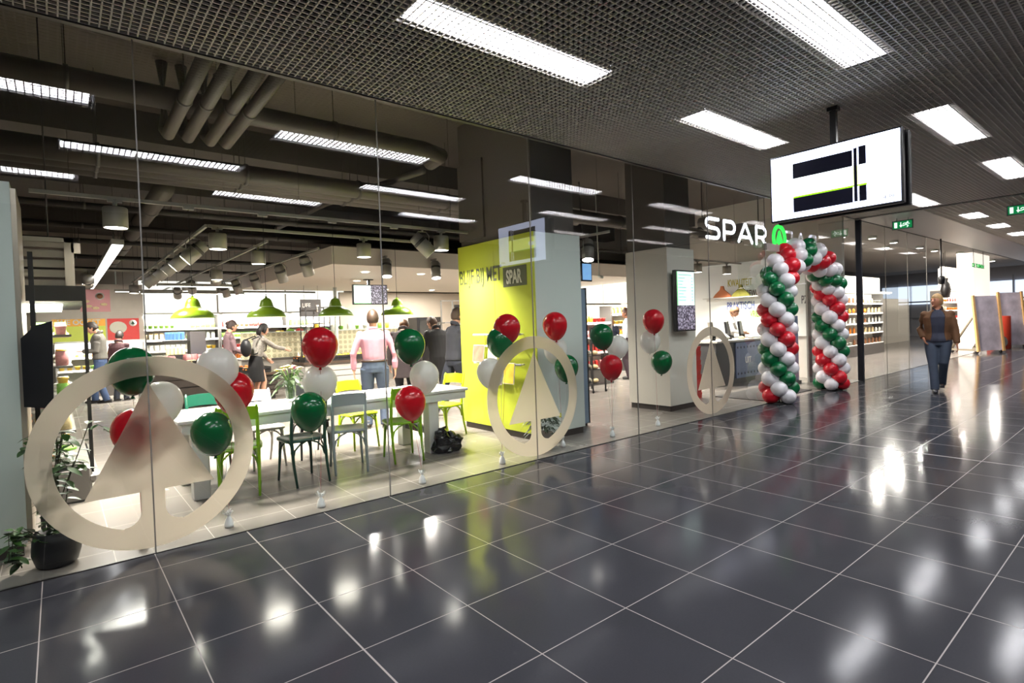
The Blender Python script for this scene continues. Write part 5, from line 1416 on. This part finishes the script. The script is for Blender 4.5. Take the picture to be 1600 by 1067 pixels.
    # clothes
    def torso_rings(g, lo=.86):
        return [sp(lo) if lo > .97 else V((0, 0, lo)), V((0, 0, .95)) if lo < .95 else sp(1.0), sp(1.06), sp(1.2, .005), sp(1.34), sp(1.43, -.01), sp(1.475, -.012)], [(.155*B+g, .105*B+g), (.163*B+g, .108*B+g), (.145*B+g, .1*B+g), (.16*B+g, .11*B+g), (.178*B+g, .108*B+g), (.135*B+g, .075*B+g), (.066+g*.5, .066+g*.5)]
    tm = lambda c, nz=.12, sc=20: mat('cloth %d %d %d' % c, c, .8, noise=nz, scale=sc)
    if skirt:
        m = MB(); m.tube([sp(1.04), V((0, 0, .95)), V((0, 0, .8)), V((0, .01, .5))], None, 16, True, [(.16*B, .115), (.18*B, .125), (.2*B, .15), (.21*B, .16)], up=(0, 1, 0)); o = m.build('skirt', tm(skirt), body); remesh(o, .014, 2)
    if trousers:
        m = MB(); m.tube([V((0, 0, .83)), V((0, 0, .9)), sp(1.03)], None, 14, True, [(.165*B, .115*B), (.178*B, .122*B), (.158*B, .11*B)], up=(0, 1, 0))
        for i in (0, 1):
            m.tube([hip[i], hip[i]*.55+kn[i]*.45, kn[i], kn[i]*.5+an[i]*.5, an[i]+V((0, -.005, -.045))], [.098*B, .09*B, .073, .067, .066], 14)
        o = m.build('trousers', tm(trousers, .25, 12), body); remesh(o, .012, 3)
    if top:
        m = MB(); r_, e_ = torso_rings(.012, .9); e_[0], e_[1] = ((.19*B, .135*B), (.19*B, .135*B)) if untuck else ((.12*B, .08*B), (.135*B, .09*B)); m.tube(r_, None, 16, True, e_, up=(0, 1, 0))
        out_arm(m, .06, .05, .04, -.02); o = m.build('shirt', tm(top), body); remesh(o, .011, 2)
        if not jacket:
            m = MB(); m.tube([sp(1.462, -.012), sp(1.5, -.005)], [.074, .066], 12); m.build('collar', tm(top), body)
    if jacket:
        c, op, lo = jacket
        m = MB(); r_, e_ = torso_rings(.03, lo); n_ = 22
        if op <= 0: m.tube(r_, None, 18, True, e_, up=(0, 1, 0))
        else:
            vs = []; 
            up = V((0, math.cos(ln), -math.sin(ln)))
            for p, (rx, ry) in zip(r_, e_):
                ring_o = []; ring_i = []
                for k in range(n_+1):
                    q = math.radians(90+op+(360-2*op)*k/n_); d_ = V((1, 0, 0))*math.cos(q); y_ = up*math.sin(q)
                    ring_o.append(p+d_*rx+y_*ry); ring_i.append(p+d_*(rx-.026)+y_*(ry-.026))
                vs += ring_o + ring_i[::-1]
            w_ = 2*(n_+1); R_ = len(r_)
            fs = [(i*w_+k, i*w_+(k+1) % w_, (i+1)*w_+(k+1) % w_, (i+1)*w_+k) for i in range(R_-1) for k in range(w_)]
            for base in (0, (R_-1)*w_):
                for k in range(n_): 
                    f_ = (base+k, base+k+1, base+w_-2-k, base+w_-1-k); fs.append(f_ if base else f_[::-1])
            m.add(vs, fs)
        out_arm(m, .068, .06, .05, -.01); o = m.build('jacket', tm(c, .22, 10), body); remesh(o, .0105, 3)
        m = MB(); oc = max(20, op*1.5); qs = [math.radians(90+oc+(360-2*oc)*k/14) for k in range(15)]
        m.tube([sp(1.478+.03*math.sin(q)*-.6+(.02 if 3 < k < 11 else -.015), -.012+.08*math.sin(q), .084*math.cos(q)) for k, q in enumerate(qs)], None, 8, True, [(.012, .03)]*15, up=(0, 0, 1)); m.build('collar', tm(c, .22, 10), o)
        if op > 0:
            m = MB(); qs = [math.radians(90+26+(360-52)*k/12) for k in range(13)]
            m.tube([sp(1.475+.02*(math.sin(q) < .3), -.004+.066*math.sin(q), .066*math.cos(q)) for q in qs], None, 8, True, [(.006, .02)]*13, up=(0, 0, 1)); m.build('collar', tm(top), body)
    for i in (0, 1):
        m = MB(); a = an[i]
        m.tube([a+V((0, -.085, -.052)), a+V((0, -.03, -.045)), a+V((0, .06, -.055)), a+V((0, .14, -.066)), a+V((0, .175, -.07))], None, 12, True, [(.026, .03), (.04, .046), (.042, .036), (.04, .025), (.02, .014)], up=(0, 0, 1))
        m.tube([a+V((0, -.02, -.04)), a+V((0, -.02, .03))], [.044, .042], 10)
        sh_ = m.build('shoe', mat('shoe %d %d %d' % shoes, shoes, .4), body)
        MB().b2(a.x-.04, a.x+.04, a.y-.1, a.y+.17, a.z-.09, a.z-.075, .012).build('sole', mat('shoe sole', (60, 56, 54), .6) if sum(shoes) < 300 else price, sh_)
    t.scale = (s, s, s)
    return t, body, hp
def facing(px, py_foot, deg_img):     # angle in the place from an angle about the view direction: 0 = away from us, 90 = to the right
    P = onZ(px, py_foot); d = math.atan2(P.y-CAM.y, P.x-CAM.x); return P, math.degrees(d)-deg_img

# the walking man in the mall
P, a = facing(1467, 611, 178)
t, b, hp = person('man in open brown leather jacket walking on the dark mall floor, looking aside', P, a, 1.84, 0, (38, -6),
    arms=[((.07, -.09, -.26), (-.05, .13, -.17)), ((-.06, .03, -.28), (-.02, .07, -.25))], legs=[(.06, .22, 0.0), (-.05, -.16, .06)],
    hair=((176, 140, 92), 'short'), skin='tan', top=(42, 46, 62), jacket=((94, 62, 34), 30, .90), trousers=(56, 66, 82), shoes=(40, 40, 46), k_build=1.08, untuck=True)
# man with the phone far left
P, a = facing(160, 629, -80)
person('man in grey sweater looking down at his phone before the harvest posters', P, a, 1.98, 3, (0, 28),
    arms=[((.03, .02, -.28), (-.06, .24, .0)), ((-.03, .02, -.28), (.06, .24, .0))], legs=[(.1, .14, 0), (-.1, -.1, 0)], hair=((40, 30, 26), 'short'), top=(60, 70, 150), jacket=((96, 92, 86), 0, .93), trousers=(66, 84, 118), shoes=(28, 24, 24))
P = onZ(190, 618); P = CAM+(P-CAM)*.92; P.z = 0
person('person with dark hair mostly hidden behind the man in the grey sweater', P, 60, 1.72, 0, (0, 10), hair=((36, 28, 26), 'short'), top=(120, 60, 60), jacket=((70, 40, 44), 0, .93))
# woman looking on, mauve jumper
P, a = facing(361, 612, 70); P = CAM+(P-CAM)*.84; P.z = 0
person('woman in a mauve grey jumper with tied back dark hair beyond the white balloon', P, a, 1.86, 2, (0, 14), arms=[((.05, .04, -.27), (-.03, .2, -.08)), ((-.05, .04, -.27), (.03, .2, -.08))], hair=((52, 38, 32), 'bun'), top=(128, 102, 106), trousers=(34, 32, 36), k_build=.92)
# woman with the backpack
P, a = facing(402, 617, 62); P = CAM+(P-CAM)*.86; P.z = 0
t, b, hp = person('woman with a black backpack and patterned cardigan reaching right over the produce', P, a, 1.78, 16, (0, 8), arms=[((.04, .22, -.16), (.0, .24, -.06)), ((-.05, .1, -.26), (.02, .16, -.16))], hair=((22, 18, 18), 'bob'), top=(150, 142, 134), trousers=None, skirt=(26, 24, 26), shoes=(24, 22, 22), k_build=.95)
tm_ = mat('patterned cardigan', (150, 142, 134), .8, noise=.75, scale=38)
for o in b.children:
    if o.name.startswith('shirt') or o.name.startswith('collar'): o.data.materials[0] = tm_
m = MB(); m.ball((0, -.2, 1.22), (.14, .1, .19), 16, 12); o = m.build('backpack', mat('black nylon', (26, 25, 28), .5), t); remesh(o, .012, 2); o['label'] = 'black backpack'
m = MB()
for sx in (-1, 1): m.tube([(sx*.1, -.12, 1.4), (sx*.12, .06, 1.46), (sx*.13, .19, 1.36), (sx*.13, .16, 1.15), (sx*.12, -.1, 1.08)], .014, 6)
m.build('strap', mat('black nylon', (26, 25, 28), .5), o)
# man in the pink shirt, back to us
P, a = facing(589, 668, 2)
t, b, hp = person('man in pink shirt and jeans seen from behind, beyond the table', P, a, 1.84, 0, (0, 2), arms=[((.11, -.01, -.28), (.0, .05, -.25)), ((-.11, -.01, -.28), (.0, .05, -.25))], legs=[(.12, 0, 0), (-.12, .02, 0)], hair=((58, 40, 27), 'short'), top=(208, 148, 166), trousers=(62, 72, 92), shoes=(36, 30, 28), k_build=1.1)
m = MB(); m.tube([(0, 0, .99), (0, 0, 1.02)], None, 18, True, [(.196, .136), (.194, .134)], up=(0, 1, 0)); m.build('belt', mat('brown belt', (58, 38, 28), .5), b)
# stooping man in the dark grey coat
P, a = facing(634, 643, 8)
person('man in dark grey coat with bowed head, right of the pink shirt', P, a, 1.80, 12, (0, 42), hair=((120, 84, 58), 'short'), top=(40, 38, 40), jacket=((72, 62, 64), 0, .62), trousers=(30, 28, 32), k_build=1.12)
# man in the black coat leaning left
P, a = facing(690, 637, -25)
person('man in long black coat leaning left, nearest the bowed grey coat', P, a, 1.80, 14, (-20, 25), arms=[((.08, .08, -.27), (.0, .16, -.2)), ((-.08, .08, -.27), (.0, .16, -.2))], hair=((82, 58, 44), 'short'), top=(30, 28, 28), jacket=((26, 23, 24), 0, .60), trousers=(26, 24, 28), k_build=1.1)
# man walking behind the pillar
P, a = facing(714, 652, 60)
person('man in dark clothes striding behind the left edge of the lime pillar', P, a, 1.86, 6, (0, 0), legs=[(.08, .28, .0), (-.08, -.36, .03)], hair=((74, 56, 46), 'short'), top=(34, 34, 40), jacket=((44, 44, 52), 0, .92), trousers=(30, 32, 44), shoes=(120, 110, 100), k_build=1.05)
# couple between the pillars
P, a = facing(956, 592, -160)
t, b, hp = person('woman with long auburn hair and glasses in a navy jacket between the pillars', P, a, 1.70, 0, (0, 4), arms=[((.1, -.02, -.26), (-.08, .1, -.2)), ((-.1, -.02, -.26), (.08, .1, -.2))], hair=((150, 96, 52), 'long'), top=(60, 56, 66), jacket=((36, 40, 58), 0, .92), trousers=(40, 42, 58), k_build=.95)
m = MB()
for sx in (-1, 1): m.tube([hp(sx*.031+.02*math.cos(q), .104, .008+.015*math.sin(q)) for q in [2*PI*i/10 for i in range(11)]], .0025, 4)
m.build('glasses', eye_m, b)
P, a = facing(984, 592, -75)
person('man in a white shirt and dark trousers half hidden by the all white pillar', P, a, 1.88, 2, (0, 6), hair=((92, 62, 50), 'short'), skin='tan', top=(232, 236, 246), trousers=(52, 36, 44), k_build=1.08)
# cashier
person('cashier in a white shirt looking down behind the checkout counter', (onY(1140, 560, 2.75).x, 2.75, 0), -70, 1.84, 6, (10, 28), arms=[((.06, .1, -.26), (-.04, .2, -.04)), ((-.06, .1, -.26), (.04, .2, -.04))], hair=((120, 84, 60), 'short'), top=(238, 234, 230), trousers=(40, 40, 46))

# ================================================================ FAR END OF THE MALL
glow_w = mat('glowing shop white', (255, 246, 232), .6, emit=.9)
struct('wall_far_backdrop', MB().b2(14.1, 34.0, 4.4, 4.5, 0, 2.15), mat('far shop wall', (236, 226, 210), .6))  # low partition set close to catch lamp light as a bright backdrop
struct('wall_far_end', MB().b2(40, 40.1, -9, 14, 0, 4.3), mat('far end wall', (150, 150, 156), .7))
struct('wall_far_side', MB().b2(14.05, 24, 9.0, 9.1, 0, 3.75), mat('far side wall', (190, 180, 170), .7))
day = mat('daylight window', (216, 230, 250), .5, emit=1.1)
for i in range(9):
    y = -6.5+i*1.55; m = MB(); m.b2(39.9, 39.95, y, y+1.45, 1.9, 3.0); wd = struct('window_%d' % (30+i), m, day)
    m = MB(); m.b2(39.85, 39.92, y-.05, y, .2, 3.3).b2(39.85, 39.92, y, y+1.5, 2.0, 2.08).b2(39.85, 39.92, y, y+1.5, 1.05, 1.12); m.build('window_frame', mat('window frame grey', (120, 124, 130), .5), wd)
q0 = onY(1522, 480, .25); q1 = onY(1548, 480, .25)
def far_box(name, label, cat, px0, px1, pz0, pz1, y, depth, m_, part='body'):
    a, b = onY(px0, pz1, y), onY(px1, pz0, y); lo = max(0.0, min(a.z, b.z)); 
    t = thing(name, label, cat, ((a.x+b.x)/2, y, lo)); w_ = (b.x-a.x)/2
    MB().b2(-w_, w_, 0, depth, 0, max(a.z, b.z)-lo).build(part, m_, t); return t, w_
far_box('pillar', 'bright white column of the far shop with glow put in, right of the walking man', 'pillar', 1523, 1546, 400, 556, .5, .5, glow_w, 'cladding')  # column is no lamp, its brightness is put in as emission
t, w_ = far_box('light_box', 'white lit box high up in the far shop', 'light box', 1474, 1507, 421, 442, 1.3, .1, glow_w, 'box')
for sx in (-1, 1): MB().cyl((sx*w_*.8, .05, .2), (sx*w_*.8, .05, 3.75-t.location.z), .01, 5).build('hanger', dark, t)
shelving('far shop shelving of red and white goods beyond the walking man', (30.2, 1.6, 0), 0, 5.0, [.4, .8, 1.15, 1.5, 1.85], .4, 2.3, 'the far shop shelving', .4, 61, .9, pal=['red', 'white', 'orange', 'cream', 'brown'], power=140)
shelving('far shop shelving behind the dark steel post', (22.0, 2.6, 0), 0, 4.2, [.4, .8, 1.15, 1.5, 1.85], .4, 2.2, 'the shelving behind the steel post', .36, 62, .6, pal=['brown', 'cream', 'white', 'orange'], power=120)
for i, (x, y) in enumerate(((20.5, 1.2), (21.8, 1.8), (23.2, 1.2), (16.0, 1.4), (17.4, 1.6), (18.6, 1.2), (25, 1.2), (27.2, .9), (29.4, .9), (31.6, .9), (33.5, 1.0))):  # farthest ones added to light the far shop
    t = thing('downlight', 'small bright downlight on the far shop ceiling, %s from the steel post' % (ords+['eighth', 'added, ninth', 'added, tenth', 'added, eleventh'])[(3, 4, 5, 0, 1, 2, 6, 7, 8, 9, 10)[i]], 'ceiling light', (x, y, 3.68)); m = MB(); m.lathe([(.0, .0), (.1, .0)], 14); m.build('lens', lens, t); m = MB(); m.lathe([(.1, 0), (.12, .02), (.12, .07), (0, .07)], 14); m.build('rim', white_pan, t); lamp('far_lamp', 'AREA', (0, 0, -.01), 60, (1, .93, .85), t, .2, aim=(0, 0, -1))
# green shop name
p = onY(1519, 417, .1); t = thing('shop_sign', 'small green letter sign hanging behind the far glass', 'sign', (p.x, .1, p.z)); text('DE TUINEN', 'lettering', mat('lit green letters', (40, 150, 70), .5, emit=.5), t, (0, 0, 0), (1, 0, 0), (0, 0, 1), .2, 1.75, .008, .003)
for xx in (.2, 1.7): MB().cyl((xx, 0, .14), (xx, 0, 3.75-p.z), .01, 5).build('hanger', dark, t)
# black garment on a bust
p = onY(1478, 465, 1.2); t = thing('clothes_bust', 'black garment on a hanging bust high in the far shop', 'clothes', (p.x, 1.2, p.z)); m = MB(); m.tube([(0, 0, 0), (0, 0, .3), (0, 0, .55), (0, 0, .62), (0, 0, .75)], None, 12, True, [(.2, .12), (.3, .16), (.2, .12), (.06, .06), (.09, .09)], up=(0, 1, 0)); m.build('body', blk, t); MB().cyl((0, 0, .75), (0, 0, 3.75-p.z), .008, 5).build('wire', dark, t)
# wooden easels with pictures
wd_m = mat('raw pine', (216, 172, 112), .6, noise=.12, scale=12); g_m = mat('weathered frame', (150, 140, 120), .6)
def easel(label, px, py, pic_rgb, hgt, wd, ang):
    P = onZ(px, py); t = thing('easel', label, 'easel', (P.x, P.y, 0), ang)
    m = MB(); m.box((0, 0, hgt/2+.1), (.05, wd, hgt), Matrix.Rotation(-.1, 4, 'Y')); m.build('picture_panel', mat('picture %d' % px, pic_rgb, .35, noise=.6, scale=3), t)
    m = MB(); m.box((0.028, 0, hgt*.3+.1), (.004, wd*.9, hgt*.5), Matrix.Rotation(-.1, 4, 'Y')); m.build('picture_town', mat('picture town %d' % px, (132, 108, 84), .4, noise=.8, scale=9), t)
    m = MB()
    for sy in (-1, 1):
        m.box((.04, sy*wd*.48, hgt/2+.1), (.07, .07, hgt+.06), Matrix.Rotation(-.1, 4, 'Y'))
    m.build('upright', wd_m, t)
    m = MB()
    for sy in (-1, 1): m.tube([(-.95, sy*wd*.45, .13), (-.02, sy*wd*.45, hgt*.72)], .04, 6); m.box((-.45, sy*wd*.45, .12), (1.05, .07, .06))
    m.build('strut', g_m, t)
    m = MB()
    for sy in (-1, 1):
        for xx in (-.9, .05): m.ball((xx, sy*wd*.45, .05), .05, 8, 6)
    m.build('caster', blk, t)
easel('grey pictured easel panel on pine struts, the nearer of the two beside the far shop', 1543, 552, (196, 186, 196), 1.85, .95, -2.18)
easel('pale pictured easel panel on pine struts, the farther of the two', 1581, 543, (214, 198, 210), 2.0, 1.0, -2.18)
P = onZ(1562, 546); t = thing('oil_drum', 'red bin with a dark round opening between the two easels', 'bin', (P.x+.5, P.y+.1, 0)); m = MB(); m.lathe([(0, 0), (.34, 0), (.35, .02), (.35, 1.2), (.34, 1.22), (0, 1.22)], 22); m.build('body', mat('red bin', (190, 62, 40), .5), t); m = MB(); m.lathe([(0, 0), (.26, 0)], 20, (-.36, -.05, .28), Matrix.Rotation(-PI/2, 4, 'Y')); m.build('opening', blk, t)
P = onZ(1597, 537.5); t = thing('clothes_rail', 'black coats on a low wheeled rail at the right edge of the frame', 'clothes rail', (P.x, P.y, 0)); m = MB(); m.b2(-.6, .6, -.25, .25, .1, .15); m.cyl((-.5, 0, .15), (-.5, 0, 1.75), .02, 8).cyl((.5, 0, .15), (.5, 0, 1.75), .02, 8).cyl((-.5, 0, 1.75), (.5, 0, 1.75), .02, 8); m.build('frame', up_m, t)
for i in range(3):
    m = MB(); x = -.35+.33*i; m.tube([(x, 0, .75), (x, 0, 1.2), (x, 0, 1.6), (x, 0, 1.68)], None, 10, True, [(.16, .28), (.14, .26), (.12, .2), (.03, .04)], up=(0, 1, 0)); o = m.build('coat', blk, None); o.location = t.location; tag(o, 'black coat hanging on the wheeled rail at the right edge of the frame', 'coat', 'black coats on the wheeled rail')

# ---------------------------------------------------------------- lettering as plain meshes
bpy.context.view_layer.update()
dg = bpy.context.evaluated_depsgraph_get()
for o in [o for o in bpy.data.objects if o.type == 'FONT']:
    me = bpy.data.meshes.new_from_object(o.evaluated_get(dg))
    n_ = bpy.data.objects.new('lettering', me); COL.objects.link(n_)
    nm = o.name; n_.parent = o.parent; n_.matrix_local = o.matrix_local.copy()
    bpy.data.objects.remove(o); n_.name = nm
